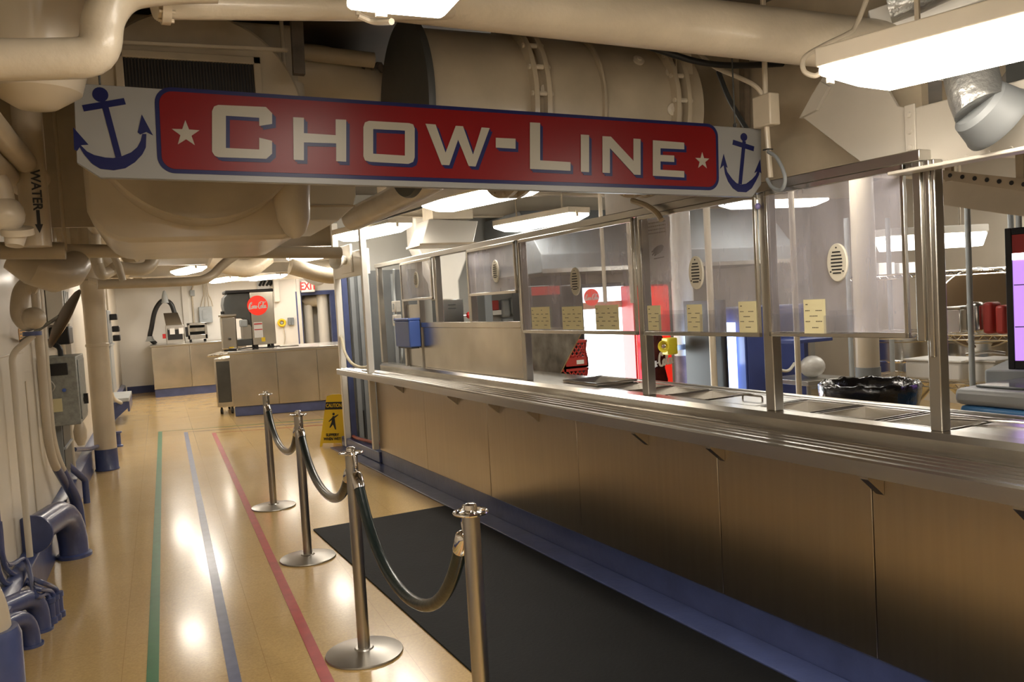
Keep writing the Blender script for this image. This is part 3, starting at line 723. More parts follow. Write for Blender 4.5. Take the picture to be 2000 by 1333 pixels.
def anchor(ball, br, stock, sw, shank, hw, cres, heads):
    b = B()
    def add(P, lay): b.prism(P, PL+SN*(.0002+.0004*lay), SX3, SZ3, SN*.0016)
    c = sg(*ball); add([(c[0]+br*math.cos(2*PI*k/20), c[1]+br*math.sin(2*PI*k/20)) for k in range(20)], 0)
    add(barpoly(*stock, sw), 1); add(barpoly(*shank, hw), 2); add([sg(*p) for p in cres], 0)
    for h in heads: add([sg(*p) for p in h], 1)
    b.build('anchor', SNAVY, sign, smooth=False)
anchor((196, 185), .024, ((162, 212), (244, 198)), .021, ((203, 198), (232, 308)), .019,
  [(155, 287), (165, 303), (180, 320), (196, 330), (222, 333), (245, 329), (264, 317), (278, 302), (285, 288), (286, 262), (278, 262), (275, 275), (268, 288), (256, 298), (239, 305), (222, 309), (206, 308), (184, 303), (170, 296), (158, 284)],
  [[(143, 249), (173, 283), (158, 284), (151, 295), (145, 293)], [(277, 224), (299, 265), (286, 258), (274, 263), (269, 259)]])
anchor((1452.6, 268), .018, ((1431, 278), (1472, 291)), .022, ((1453, 276), (1445, 360)), .018,
  [(1413, 322), (1416, 340), (1422, 355), (1431, 368), (1441, 375), (1457, 376), (1468, 368), (1476, 354), (1482, 342), (1485, 328), (1481, 330), (1476, 342), (1469, 350), (1457, 359), (1447, 361), (1438, 358), (1430, 350), (1420, 336), (1416, 322)],
  [[(1413, 301), (1420.5, 328), (1413, 323), (1406, 330)], [(1484, 312), (1486.5, 339), (1482, 334), (1473, 338)]])
h0 = PL+SX3*sg(195, 172)[0]-SN*.015
h1 = PL+SX3*sg(1440, 262)[0]-SN*.015
for p in (h0, h1):
    b = B(); b.tube([p+V((0, 0, -.02)), p+V((0, 0, .34))], .0035, 8); b.ring(.01, .003, p+V((0, 0, .012)), SX3, 12, 6); b.build('hanger', DGREY, sign)

# ------------------------------------------------------------------ lamps
def make_lamp(lens, name='ceiling_lamp', rods=True, L=1.26, W_=.27):
    t = thing(name, None, 'lamp', (0, 0, 0), 0, 'fluorescent lamps overhead')
    l, w = L/2, W_/2
    b = B(); b.hexa([(-w*.62, -l+.13, 0), (w*.62, -l+.13, 0), (w*.62, l-.13, 0), (-w*.62, l-.13, 0)], [(-w, -l, .05), (w, -l, .05), (w, l, .05), (-w, l, .05)])
    b.box(-w, w, -l, l, .05, .075)
    b.build('lens', lens, t, bevel=.008)
    B().box(-w-.006, w+.006, -l-.006, l+.006, .076, .135).build('housing', CREAM, t, bevel=.005)
    if rods:
        for y in (-l*.6, l*.6): B().box(-.02, .02, y-.03, y+.03, .136, .15).tube([(0, y, .145), (0, y, .40)], .009, 8).build('hanger', CREAMD, t)
    for y in (-l-.008, l+.008):
        B().box(-w*.4, -w*.4+.03, y-.006, y+.006, .04, .10).build('clip', CREAM, t)
    return t
lp = make_lamp(LENS); LZ = 2.352
lp.location = (.655, 1.59, LZ); lp.rotation_euler = (0, 0, R(0)); lp['label'] = 'lit ceiling lamp at the top centre, end-on above the red sign'
P_ = onz(1635, 175, 2.36)
dir2 = V((-.33, .944, 0))
c2 = V((2.60, 2.57, 0))*.80-dir2*.62
LMP = [(c2.x, c2.y, 2.20, 19, 'large lit lamp hanging at top right over the nearest screens'),
       (2.33, 5.92, LZ, 16, 'lit lamp seen directly below the middle of the sign, in front of the counter'),
       (2.10, 8.55, LZ, 14, 'lit lamp above the white doorway at the far end of the counter'),
       (2.08, 12.0, LZ, 14, 'lit lamp over the steel island, just left of the white doorway'),
       (.50, 14.5, LZ, 12, 'small distant lit lamp at the left above the far passage'),
       (1.30, 18.6, LZ, 14, 'distant lit lamp above the grey fuse box on the far wall'),
       (2.15, 18.2, LZ, 24, 'distant lit lamp above the drinks dispenser near the far wall')]
LMP += [(.2, 16.8, LZ+.1, 14, 'added fill lamp near the left side of the far passage, before the far wall'), (3.2, 19.2, LZ+.1, 14, 'added fill lamp in front of the blue exit doorway'), (3.4, 15.5, LZ, 14, 'added fill lamp in the far passage hidden behind the white doorway'), (.2, 11.2, LZ+.12, 14, 'added fill lamp above the tape lines beyond the round-fronted duct')]  # extra lamps added to brighten the far passage and corridor
for x, y, z, a, l in LMP: dup(lp, (x, y, z), R(a), l)
dup(lp, (.3, -1.6, LZ), 0, 'lit ceiling lamp over the near end of the corridor')
lk1 = make_lamp(LENSK)
lk1.location = (3.72, 7.85, LZ); lk1.rotation_euler = (0, 0, R(14)); lk1['label'] = 'lit lamp inside the kitchen, above the wide scratched screen'
pk = atd(1990, 392, 9.0)
dup(lk1, (pk.x+.35, pk.y-.2, pk.z), R(-50), 'lit kitchen lamp at the far right edge, above the violet display cooler')

dup(lk1, (6.6, 7.6, 2.5), R(80), 'added fill lamp deep in the galley behind the wide screens')  # added lamp, lifts the ambient light in the galley
dup(lk1, (4.6, 5.0, 2.5), R(12), 'added fill lamp above the middle of the galley, beyond the hand poster screen')  # added as well, brightens the middle of the galley
dup(lk1, (7.2, 4.2, 2.5), R(12), 'added fill lamp at the back of the galley beyond the wire shelving')  # added to light the galley's back end
# low hood lamp beyond the shelving
p0 = atd(1722, 476, 7.2); p1 = atd(1912, 466, 7.6)
t = thing('hood_lamp', 'low bright strip lamp under the kitchen hood, behind the double steel post', 'lamp', (p0+p1)/2, 0)
dd = (p1-p0).normalized(); nn = V((dd.y, -dd.x, 0))
b = B(); q = .07
b.hexa([p0+nn*q+dd*.03+V((0, 0, -.07)), p1+nn*q-dd*.03+V((0, 0, -.07)), p1-nn*q-dd*.03+V((0, 0, -.07)), p0-nn*q+dd*.03+V((0, 0, -.07))], [p0+nn*q*1.4+V((0, 0, .05)), p1+nn*q*1.4+V((0, 0, .05)), p1-nn*q*1.4+V((0, 0, .05)), p0-nn*q*1.4+V((0, 0, .05))]); b.build('lens', LENSK, t, bevel=.01)
B().obox(p0+V((0, 0, .09)), p1+V((0, 0, .09)), .22, .07).build('housing', WHITEP, t, bevel=.01)
for u in (.2, .8): p = p0.lerp(p1, u); B().tube([p+V((0, 0, .12)), V((p.x, p.y, CEIL))], .01, 8).build('hanger', CREAMD, t)

# ------------------------------------------------------------------ overhead: helper
def pipe(name, pts, r, m, label, cat='pipe', fil=0, n=18, flanges=(), group=None, radii=None, sp=0, blue=None, hang=()):
    pts = [V(p) for p in pts]
    if hang:
        b = B().tube(spline(pts, sp) if sp else pts, r, n, fil=fil, radii=radii if not sp else None)
        for i in hang: b.tube([pts[i], V((pts[i].x, pts[i].y, CEIL))], .009, 8)
        return tag(b.build(name, m), label, cat, group)
    if sp: pts = spline(pts, sp)
    if not flanges: return tag(B().tube(pts, r, n, fil=fil, radii=radii).build(name, m), label, cat, group)
    lo = min(p.z for p in pts); t = thing(name, label, cat, (pts[0].x, pts[0].y, lo), 0, group)
    B().tube(pts, r, n, fil=fil, radii=radii).build('run', m, t)
    for f, ax, rr, th in flanges:
        f = V(f); ax = V(ax).normalized(); b = B(); b.lathe([(0, -th), (rr, -th), (rr, th), (0, th)], f, ax, 24)
        a, c = frame(ax)
        for k in range(8):
            q = f+(a*math.cos(PI*k/4)+c*math.sin(PI*k/4))*(rr*.82); b.lathe([(0, -th*1.8), (.012*rr/.12, -th*1.8), (.012*rr/.12, th*1.8), (0, th*1.8)], q, ax, 6)
        b.build('flange', m, t)
    return t
# big lagged pipe running away at top right
a = atd(860, -6, 2.95); c = atd(1720, 92, 3.25)
dr = (c-a).normalized()
pipe('lagged_pipe', [a-dr*2.2, c+dr*.5], .10, LAG, 'thick cream lagged pipe slanting across the top above the sign', n=28)
# foreground white pipe top left
Y0 = 2.45
pp = [aty(-120, 116, Y0), aty(60, 117, Y0), aty(196, 112, Y0), aty(200, 30, Y0), aty(238, -20, Y0), aty(330, -32, Y0), aty(420, -32, Y0)]
pipe('lagged_pipe', pp, .052, LAG, 'white lagged pipe bending upwards in the top left corner before the sign', fil=.11, n=24)
pp = [aty(300, 6, 2.6), aty(720, 14, 2.75), aty(900, 12, 2.8)]
t = pipe('stencilled_pipe', pp, .045, LAG, 'cream pipe with black stencilled letters crossing the top left, behind the lamp', flanges=[(aty(322, 6, 2.6), (1, .1, 0), .06, .012)])
d_ = (pp[1]-pp[0]).normalized()
text('WATER', .05, aty(505, 6, 2.6)+V((0, -.047, .012)), d_, (0, 0, 1), .002, 'stencil', INK, t, bold=.001)
# wide ducts top left
p = aty(62, 60, 3.0)
tp = V((p.x, p.y, CEIL)); bt = aty(70, 170, 3.0)
b = B(); b.lathe([(0, bt.z-.07), (.06, bt.z-.065), (.13, bt.z-.02), (.155, bt.z+.06), (.155, 2.55), (.175, 2.6), (.19, CEIL), (0, CEIL)], (bt.x, bt.y, 0), (0, 0, 1), 36)
tag(b.build('vertical_duct', CREAM), 'wide cream vertical duct with a rounded lower end at the top left', 'duct')
xw = WX+.075
q0 = aty(20, 285, 3.4)
pipe('wall_pipe', [(q0.x, 1.5, q0.z), (q0.x, 3.3, q0.z), (q0.x+.01, 4.1, q0.z-.005)], .042, CREAMD, 'cream pipe running back along the upper left wall, above the fittings', n=20)
q0 = aty(8, 335, 3.6)
pipe('wall_pipe', [(q0.x, 1.5, q0.z), (q0.x, 4.0, q0.z)], .035, CREAMD, 'thinner cream pipe below the other on the upper left wall', n=20)
yv = 3.75
t = thing('riser_pipe', 'cream vertical pipe marked with black stencil letters and an arrow, upper left', 'pipe', aty(73, 478, yv))
v0 = aty(73, 482, yv); v1 = V((v0.x-.0, v0.y, 2.9))
B().tube([v0, v1], .052, 24).build('run', CREAMD, t)
v_ = V((v0.x, v0.y, 0)); fr_ = (V((0, 0, 0))-v_); fr_.z = 0; fr_.normalize(); sd = V((0, 0, 1)).cross(fr_)
fz = aty(73, 375, yv).z; ar = aty(78, 436, yv).z
off = fr_*.0525+sd*.012
text('WATER', .046, V((v0.x, v0.y, fz))+off, (0, 0, -1), sd, .003, 'stencil', INK, t, bold=.001)
b = B(); b.prism([(-.006, .045), (.006, .045), (.006, -.01), (.014, -.01), (0, -.045), (-.014, -.01), (-.006, -.01)], V((v0.x, v0.y, ar))+off, sd, (0, 0, 1), fr_*.002); b.build('arrow', INK, t, smooth=False)
# valve body on the far left
vb = aty(12, 420, 3.5)
t = thing('valve', 'bulky cream valve and bent pipe at the left picture edge', 'valve', vb-V((0, 0, .1)))
B().ball(vb, .062, 16, (1, 1, 1.1)).tube([vb+V((-.25, 0, .05)), vb], .045, 16).build('body', CREAM, t)
B().tube([vb+V((0, 0, .04)), vb+V((-.01, 0, .13)), vb+V((-.10, 0, .20)), V((vb.x-.10, vb.y, CEIL))], .035, 14, fil=.05).build('inlet', CREAM, t)
B().lathe([(0, -.012), (.055, -.012), (.055, .012), (0, .012)], aty(34, 452, 3.5), (0, -.3, 1), 20).lathe([(0, 0), (.04, 0), (.03, .05), (0, .055)], aty(30, 455, 3.5), (-.1, -.2, -1), 16).build('bonnet', CREAM, t)
struct(B().box(WX+.001, -.06, 5.30, 5.33, 2.16, CEIL).build('trim_7', CREAMD))
# long transverse pipes at mid height
y5 = 5.2
pipe('cross_pipe', [aty(-60, 490, 4.6), aty(128, 490, 4.6)], .042, CREAMD, 'short cream pipe with a rounded end at the left edge below the riser', radii=None, n=20, hang=(1,))
b = B(); a = aty(95, 490, y5); c = aty(665, 494, 5.5)
tag(b.tube([a, c], .038, 18).build('cross_pipe', CREAM), 'long straight cream pipe crossing under the big round-ended duct', 'pipe')
e = [aty(18, 505, 4.9), aty(60, 524, 4.9), aty(105, 535, 5.0), aty(135, 530, 5.1), aty(150, 515, 5.2)]
pipe('reducing_elbow', e, .1, LAG, 'fat cream lagged elbow tapering to the left below the long cross pipe', radii=[.055, .085, .10, .09, .075], n=24, hang=(2,))
# gooseneck
yg = 5.5
g = [aty(78, 562, yg), aty(60, 553, yg), aty(42, 572, yg), aty(38, 612, yg), aty(52, 632, yg), aty(66, 625, yg)]
t = thing('gooseneck_vent', 'cream curved gooseneck pipe with a round end on the left wall', 'pipe', aty(66, 640, yg))
B().tube(spline(g, 6), .047, 18).build('neck', LAG, t)
B().ball(aty(66, 622, yg-.02), .065, 18).build('round_end', LAG, t)
B().lathe([(0, -.012), (.05, -.012), (.05, .012), (0, .012)], aty(63, 652, yg), (0, 0, 1), 20).build('blue_collar', BLUE, t)
dn = aty(66, 655, yg)
pipe('down_pipe', [dn, V((WX+.06, dn.y, dn.z-.1)), V((WX+.06, dn.y+.02, .27))], .018, WALLM, 'cream pipe dropping down the left wall below the gooseneck', fil=.05)
# conduits turning from the wall into the floor
for i, (px, m_) in enumerate(((92, 0), (107, 1))):
    xx = WX+.055; top = atx(px, 690, xx); yy = 6.78+.2*i
    base = onz(152+8*i, 1027+4*i)
    t = thing('wall_conduit', ('left' if i == 0 else 'right')+' one of the twin conduits that bend from the left wall into the floor', 'conduit', (base.x, base.y, 0), 0, 'twin conduits on the left wall')
    P = fillet([V((xx, yy, 2.6)), V((xx, yy, .68)), V((base.x-.01, base.y, .22)), V((base.x, base.y, 0))], .22, 8)
    up = [p for p in P if p.z > .50]; lo_ = [p for p in P if p.z <= .53]
    B().tube(up, .030, 14).build('upper_run', CREAM, t)
    B().tube([up[-1]]+lo_, .031, 14).build('blue_run', BLUE, t)
# the big blue elbow
A_ = atx(60, 1045, -.80); Bp = onz(146, 1087)
t = thing('floor_elbow', 'big navy painted pipe elbow turning from the left wall into the floor', 'pipe elbow', (Bp.x, Bp.y, 0))
B().tube([V((A_.x-.01, A_.y, A_.z)), V((Bp.x, Bp.y, A_.z-.01)), V((Bp.x, Bp.y, 0))], .092, 26, fil=.40).build('bend', BLUE, t)
d1 = V((Bp.x-A_.x, Bp.y-A_.y, 0)).normalized()
B().lathe([(0, -.012), (.115, -.012), (.118, 0), (.115, .012), (0, .012)], V((A_.x+.01, A_.y, A_.z)), d1, 28).build('wall_flange', BLUE, t)
B().lathe([(0, 0), (.112, 0), (.112, .02), (.098, .03), (0, .03)], (Bp.x, Bp.y, 0), (0, 0, 1), 28).build('floor_flange', BLUE, t)
# small blue pipe stubs further along
for i, (pt, ln, l) in enumerate((((170, 983), .1, 'small navy pipe bracket sticking out over the floor past the big elbow'), ((232, 873), .12, 'little navy pipe stub on the floor behind the cream pillar'))):
    p = onz(*pt); t = thing('pipe_stub', l, 'pipe', (p.x, p.y, 0))
    if i == 0:
        B().tube([V((WX+.02, p.y-.25, .42)), V((p.x, p.y, .21)), V((p.x, p.y, 0))], .028, 12, fil=.03).build('bend', BLUE, t)
    else:
        B().lathe([(0, 0), (.055, 0), (.055, .02), (.032, .03), (.032, .17), (.05, .18), (.05, .2), (0, .2)], (p.x, p.y, 0)).build('stub', BLUE, t)
p = onz(205, 912); 
pipe('wall_brace', [V((WX+.02, 8.9, .42)), V((-.745, 9.5, .33)), V((-.70, 9.85, .30))], .022, BLUE, 'slim navy brace from the wall to the foot of the cream pillar', fil=.03)
# bottom-left cluster
for i, (bx, by, ox, oy, r) in enumerate(((80, 1232, 0, 1182, .05), (63, 1262, 0, 1215, .042))):
    p = onz(bx, by); z_ = .20-.03*i
    t = thing('floor_elbow', ('thicker rear' if i == 0 else 'thinner front')+' of the two small navy elbows at the lower left edge', 'pipe elbow', (p.x, p.y, 0))
    B().tube([V((WX+.01, p.y-.32, z_+.03)), V((p.x, p.y, z_)), V((p.x, p.y, 0))], r, 18, fil=.15).build('bend', BLUE, t)
    B().lathe([(0, 0), (r+.012, 0), (r+.012, .012), (0, .012)], (p.x, p.y, 0)).build('floor_collar', BLUE, t)
cb = thing('cable_bundle', 'navy painted cables dropping from the left wall into three floor glands', 'cables', onz(108, 1215))
for k, (sx, sy, ex_, ey_) in enumerate(((8, 1095, 102, 1218), (2, 1130, 110, 1212), (12, 1110, 118, 1205))):
    e = onz(ex_, ey_); s_ = atx(sx, sy, WX+.015)
    m_ = (s_+e)/2; 
    B().tube(spline([V((WX+.02, s_.y-.1, .85-.12*k)), s_, V((WX+.06, s_.y+.35, s_.z-.10-.03*k)), V((m_.x+.05, e.y-.18, .22+.02*k)), V((e.x-.015, e.y-.02, .17)), V((e.x, e.y, .12))], 6), .013, 10).build('cable', BLUE, cb)
    B().lathe([(0, 0), (.028, 0), (.028, .03), (.02, .035), (.02, .11), (.025, .115), (.025, .14), (0, .14)], (e.x, e.y, 0)).build('gland', BLUE, cb)
t = thing('standpipe', 'navy flanged standpipe with a cream upper part at the bottom left corner', 'pipe', (-.645, 3.47, 0))
B().lathe([(0, 0), (.10, 0), (.10, .10), (.135, .105), (.135, .135), (.135, .165), (.10, .17), (.102, .49), (.092, .52), (0, .52)], (-.645, 3.47, 0), (0, 0, 1), 32).build('blue_body', BLUE, t)
B().tube([(-.645, 3.47, .52), (-.65, 3.46, .6), (-.73, 3.4, .9), (-.765, 3.38, 1.5)], .072, 24, fil=.12).build('cream_upper', CREAM, t)
for k in range(6):
    a = 2*PI*k/6+.3; B().lathe([(0, 0), (.013, 0), (.013, .09), (0, .09)], (-.645+.12*math.cos(a), 3.47+.12*math.sin(a), .092), (0, 0, 1), 6).build('bolt', BLUE, t)
# pillar
PX, PY = -.635, 10.1
t = thing('pillar', 'round cream pillar with a navy foot beside the left wall', 'pillar', (PX, PY, 0))
B().lathe([(0, .235), (.112, .235), (.112, 1.36), (.120, 1.365), (.120, 1.39), (.112, 1.395), (.114, 1.8), (.125, 2.02), (.128, 2.08), (.10, 2.1), (.10, CEIL), (0, CEIL)], (PX, PY, 0), (0, 0, 1), 36).build('shaft', CREAM, t)
B().lathe([(0, 0), (.122, 0), (.124, .01), (.117, .02), (.115, .234), (0, .234)], (PX, PY, 0), (0, 0, 1), 36).build('navy_foot', BLUE, t)
B().tube([aty(168, 548, 10)+V((.02, 0, 0)), aty(190, 552, 10)], .04, 10).build('lagging_knot', LAG, t)
# grey electric box
t = thing('electrical_box', 'galvanised grey electrical box on the left wall with a small notice', 'electrical box', (-.72, 7.4, .85))
bx = (-.845, -.60, 7.08, 7.75, .85, 1.37)
B().box(*bx).build('case', GALV, t, bevel=.006)
B().box(-.80, -.66, 7.066, 7.08, 1.235, 1.325).build('dark_opening', BLACK, t, bevel=.004)
B().box(-.79, -.715, 7.072, 7.079, .96, 1.06).build('notice', CARDM, t)
B().lathe([(0, 0), (.014, 0), (.014, .008), (0, .012)], (-.695, 7.078, 1.12), (0, -1, 0), 14).build('blue_button', BDISP, t)
B().box(-.60, -.592, 7.15, 7.68, .88, 1.34).build('side_door', GALV, t, bevel=.003)
B().box(-.59, -.56, 7.36, 7.40, .98, 1.06).box(-.592, -.575, 7.34, 7.42, 1.0, 1.03).build('latch', BLACK, t)
B().tube(spline([(-.77, 7.07, 1.12), (-.75, 7.03, 1.16), (-.79, 7.05, 1.2), (-.81, 7.06, 1.02)], 5), .004, 6).build('loose_wire', WHITEPL, t)
B().tube([(-.73, 7.4, 1.37), (-.73, 7.4, 1.44), (-.83, 7.4, 1.5)], .02, 10, fil=.03).build('cable_gland', BLACK, t)
# things on top / behind: switch gear between box and pillar
t = thing('switch_gear', 'black and white switch gear mounted on the wall above the galvanised box', 'switch gear', (-.8, 8.0, 1.45))
B().box(-.845, -.72, 7.8, 8.3, 1.62, 1.95).build('white_case', WHITEP, t, bevel=.006)
B().box(-.845, -.70, 7.86, 8.2, 1.45, 1.6).build('black_case', BLACK, t, bevel=.01)
for k in range(3): B().box(-.719, -.712, 7.86+.14*k, 7.96+.14*k, 1.68, 1.9).build('window', GREYL, t)
B().box(-.845, -.74, 8.42, 8.75, 1.2, 2.1).build('tall_case', WHITEP, t, bevel=.006)
B().tube([(-.80, 8.36, 2.6), (-.80, 8.36, 1.0), (-.80, 8.4, .3)], .02, 10).build('conduit', CREAM, t)
yp = 8.9
t = thing('wall_notice', 'white wall notice with a red ring symbol behind the cream pillar', 'notice', (WX+.01, 8.95, 1.7))
B().box(WX+.001, WX+.012, 9.0, 9.22, 1.66, 1.98).build('plate', WHITEPL, t)
B().ring(.06, .01, (WX+.014, 9.11, 1.87), (1, 0, 0), 20, 6).box(WX+.012, WX+.015, 9.04, 9.18, 1.70, 1.73).build('red_marks', RED, t)
# hydrant-like valve drop
t = thing('drain_valve', 'cream pipe with a white taped valve low on the left wall before the pillar', 'valve', (-.76, 8.9, .45))
B().tube([(-.79, 8.85, 2.4), (-.79, 8.85, .75), (-.76, 8.86, .5)], .024, 12, fil=.05).build('run', CREAM, t)
B().lathe([(0, 0), (.03, 0), (.055, .06), (.06, .14), (.045, .2), (.03, .24), (0, .24)], (-.765, 8.86, .46), (0, 0, 1), 18).build('valve_body', LAG, t)
# recessed wall shelf opening (dark) beneath the box
t = thing('wall_cabinet', 'grey open fronted cabinet low on the left wall beneath the galvanised box', 'cabinet', (-.82, 7.9, .35))
B().box(WX+.001, WX+.05, 7.72, 8.35, .33, .86).build('frame', GREY, t)
B().box(WX+.05, WX+.056, 7.76, 8.31, .37, .82).build('recess', DGREY, t)
B().box(WX+.05, WX+.07, 7.75, 8.32, .58, .60).build('shelf', GREYL, t)
B().box(WX+.001, WX+.03, 8.45, 8.80, .42, .86).build('cream_door', CREAM, t, bevel=.004)
# edge-on disc
cc = aty(125, 622, 6.1); e1 = (aty(155, 566, 6.1)-aty(95, 680, 6.1)); Rm = e1.length/2; e1.normalize()
vw = (cc-CAMP).normalized(); ax = vw.cross(e1).normalized(); ax = (ax*.99+vw*.10).normalized()
t = thing('convex_mirror', 'brown backed round convex mirror seen edge-on at the left wall', 'mirror', cc-V((0, 0, Rm*.9)))
B().lathe([(0, -.035), (Rm*.5, -.03), (Rm*.9, -.012), (Rm, 0), (Rm*.99, .01), (Rm*.9, .004), (0, -.01)], cc, ax, 40).build('shell', BROWN, t)
B().lathe([(0, .03), (Rm*.5, .025), (Rm*.9, .012), (Rm*.96, .006), (0, .004)], cc, ax, 40).build('mirror_face', CHROME, t)
bk = cc-ax*.03 if (cc-ax).x < cc.x else cc+ax*.03
B().tube([bk, V((WX+.01, bk.y+.15, bk.z-.15))], .012, 8).build('arm', GALV, t)
# small orange notice on the wall
q = atx(36, 642, WX+.002); r_ = atx(50, 668, WX+.002)
t = thing('orange_label', 'small orange label on the left wall under the gooseneck pipe', 'label', (WX+.003, (q.y+r_.y)/2, r_.z))
B().box(WX+.0005, WX+.003, q.y, r_.y, r_.z, q.z).build('plate', mat('orange_paper', (.75, .38, .06), .6), t, smooth=False)
b = B()
for k in range(4): b.box(WX+.003, WX+.0035, q.y+.04, r_.y-.04, q.z-.02-.022*k, q.z-.012-.022*k)
b.build('print', INKB, t, smooth=False)
# door panel seams of the near left wall
b = B()
for (y_, z0_, z1_) in ((6.35, .27, 1.25),): b.box(WX+.0005, WX+.008, y_, y_+.03, z0_, z1_)
b.box(WX+.0005, WX+.007, 2.0, 6.35, 1.44, 1.452)
struct(b.build('trim_5', CREAM, bevel=.002))
# far left-wall boxes
t = thing('fuse_cabinet', 'tall dark grey fuse cabinets on the far left wall behind the pillar', 'electrical box', (-.74, 13.4, .62))
B().box(-.845, -.66, 13.0, 13.9, 1.32, 1.80).build('upper_case', GREY, t, bevel=.008)
B().box(-.845, -.66, 13.1, 13.9, .62, 1.28).build('lower_case', GREYL, t, bevel=.008)
B().box(-.845, -.64, 12.98, 13.92, 1.285, 1.315).build('divider', GREYL, t)
b = B()
for y_, z_ in ((13.5, 1.70), (13.9, 1.52), (13.95, 1.38)): b.box(-.66, -.56, y_, y_+.25, z_-.045, z_+.045)
b.build('switch_handle', BLACK, t, bevel=.01)
for k in range(4): B().tube([(-.80+.045*k, 13.3, 1.8), (-.80+.045*k, 13.3, 2.5)], .014, 8).build('conduit', CREAM, t)
B().tube(spline([(-.74, 13.8, .62), (-.72, 14.1, .45), (-.6, 14.6, .3), (-.58, 14.9, .22)], 6), .03, 10).build('white_hose', WHITEP, t)
pb0 = aty(222, 776, 14.9); pb1 = aty(256, 800, 14.9)
t = thing('wall_bracket', 'navy shelf bracket with a grey top low on the far left wall', 'bracket', (-.7, 15.0, .3))
B().box(-.845, pb1.x, 14.4, 15.8, .36, .42).build('top_plate', GREYL, t, bevel=.006)
b = B(); b.prism([(-.845, .359), (pb1.x-.01, .359), (pb1.x-.01, .27), (-.845, .0)], (0, 14.42, 0), (1, 0, 0), (0, 0, 1), (0, .03, 0)); b.build('gusset', BLUE, t)
B().box(pb1.x-.03, pb1.x, 14.4, 15.8, .2, .36).build('fascia', BLUE, t)

# ------------------------------------------------------------------ overhead: tank and ducts behind the sign
YD = 3.62
dc = aty(388, 222, YD); RD = (aty(388, 20, YD).z-aty(388, 432, YD).z)/2; dc.z = (aty(388, 20, YD).z+aty(388, 432, YD).z)/2
t = thing('round_ended_duct', 'huge round-fronted cream ventilation duct above the left end of the sign', 'duct', (dc.x, YD+.4, dc.z-RD))
B().lathe([(0, 0), (RD-.01, 0), (RD, .008), (RD, .22), (0, .22)], (dc.x, YD, dc.z), (0, 1, 0), 64).build('drum_front', CREAMD, t)
l_ = aty(158, 320, YD+.15); r_ = aty(600, 320, YD+.15); zb_ = aty(380, 468, YD+.15).z
x0, x1 = l_.x, r_.x
poly = [(x0, 2.9), (x0, zb_+.30)]+[(x0+.16-.16*math.cos(R(k)), zb_+.16-.16*math.sin(R(k))) for k in (10, 30, 50, 70, 90)]+[(x1-.12+.12*math.sin(R(k)), zb_+.10-.10*math.cos(R(k))) for k in (0, 25, 50, 75, 90)]+[(x1, 2.9)]
b = B(); b.prism(poly, (0, YD+.222, 0), (1, 0, 0), (0, 0, 1), (0, 1.1, 0)); b.build('box_body', CREAM, t, bevel=.02)
g0 = aty(222, 97, YD); g1 = aty(512, 178, YD); gz0 = g1.z-.05
b = B()
for a_ in ((g0.x, g1.x, g0.z-.03, g0.z), (g0.x, g1.x, gz0, gz0+.03), (g0.x, g0.x+.03, gz0, g0.z), (g1.x-.03, g1.x, gz0, g0.z)): b.box(a_[0], a_[1], YD-.02, YD-.001, a_[2], a_[3])
gr = b.build('grille_frame', CREAMD, t, bevel=.003)
B().box(g0.x+.03, g1.x-.03, YD-.006, YD-.001, gz0+.03, g0.z-.03).build('grille_backing', BLACK, gr)
b = B(); k = g0.x+.035
while k < g1.x-.035: b.box(k, k+.004, YD-.012, YD-.0065, gz0+.03, g0.z-.03); k += .012
b.build('grille_bars', WOVEN, gr, smooth=False)
B().obox(aty(205, 84, YD)+V((0, -.012, 0)), aty(560, 100, YD)+V((0, -.012, 0)), .02, .012).build('stiffener', CREAM, t)
dl = [aty(570, 340, YD+.12), aty(570, 395, YD+.12), aty(574, 430, YD+.12), aty(577, 455, YD+.12), aty(578, 466, YD+.12)]
pipe('taped_duct', [V((dl[0].x, dl[0].y, 2.6))]+dl, .08, LAG, 'white taped duct end hanging at the right corner of the round-fronted duct', radii=[.08, .08, .078, .07, .045, .015], n=20, hang=(0,))
# square duct to its right
YQ = 4.35
s0 = aty(592, 345, YQ); s1_ = aty(697, 405, YQ)
t = thing('square_duct', 'square cream duct with a chamfered lower corner, just below the sign', 'duct', ((s0.x+s1_.x)/2, YQ+.4, s1_.z-.1))
b = B(); b.prism([(s0.x, 2.6), (s0.x, aty(600, 432, YQ).z), (s1_.x-.10, aty(680, 430, YQ).z), (s1_.x-.02, s1_.z), (s1_.x, s1_.z+.06), (s1_.x, 2.6)], (0, YQ, 0), (1, 0, 0), (0, 0, 1), (0, .9, 0)); b.build('casing', WHITEP, t, bevel=.006)
B().box(s0.x, s1_.x-.01, YQ-.006, YQ-.0005, s1_.z+.002, s1_.z+.012).build('seam_strip', CREAM, t)
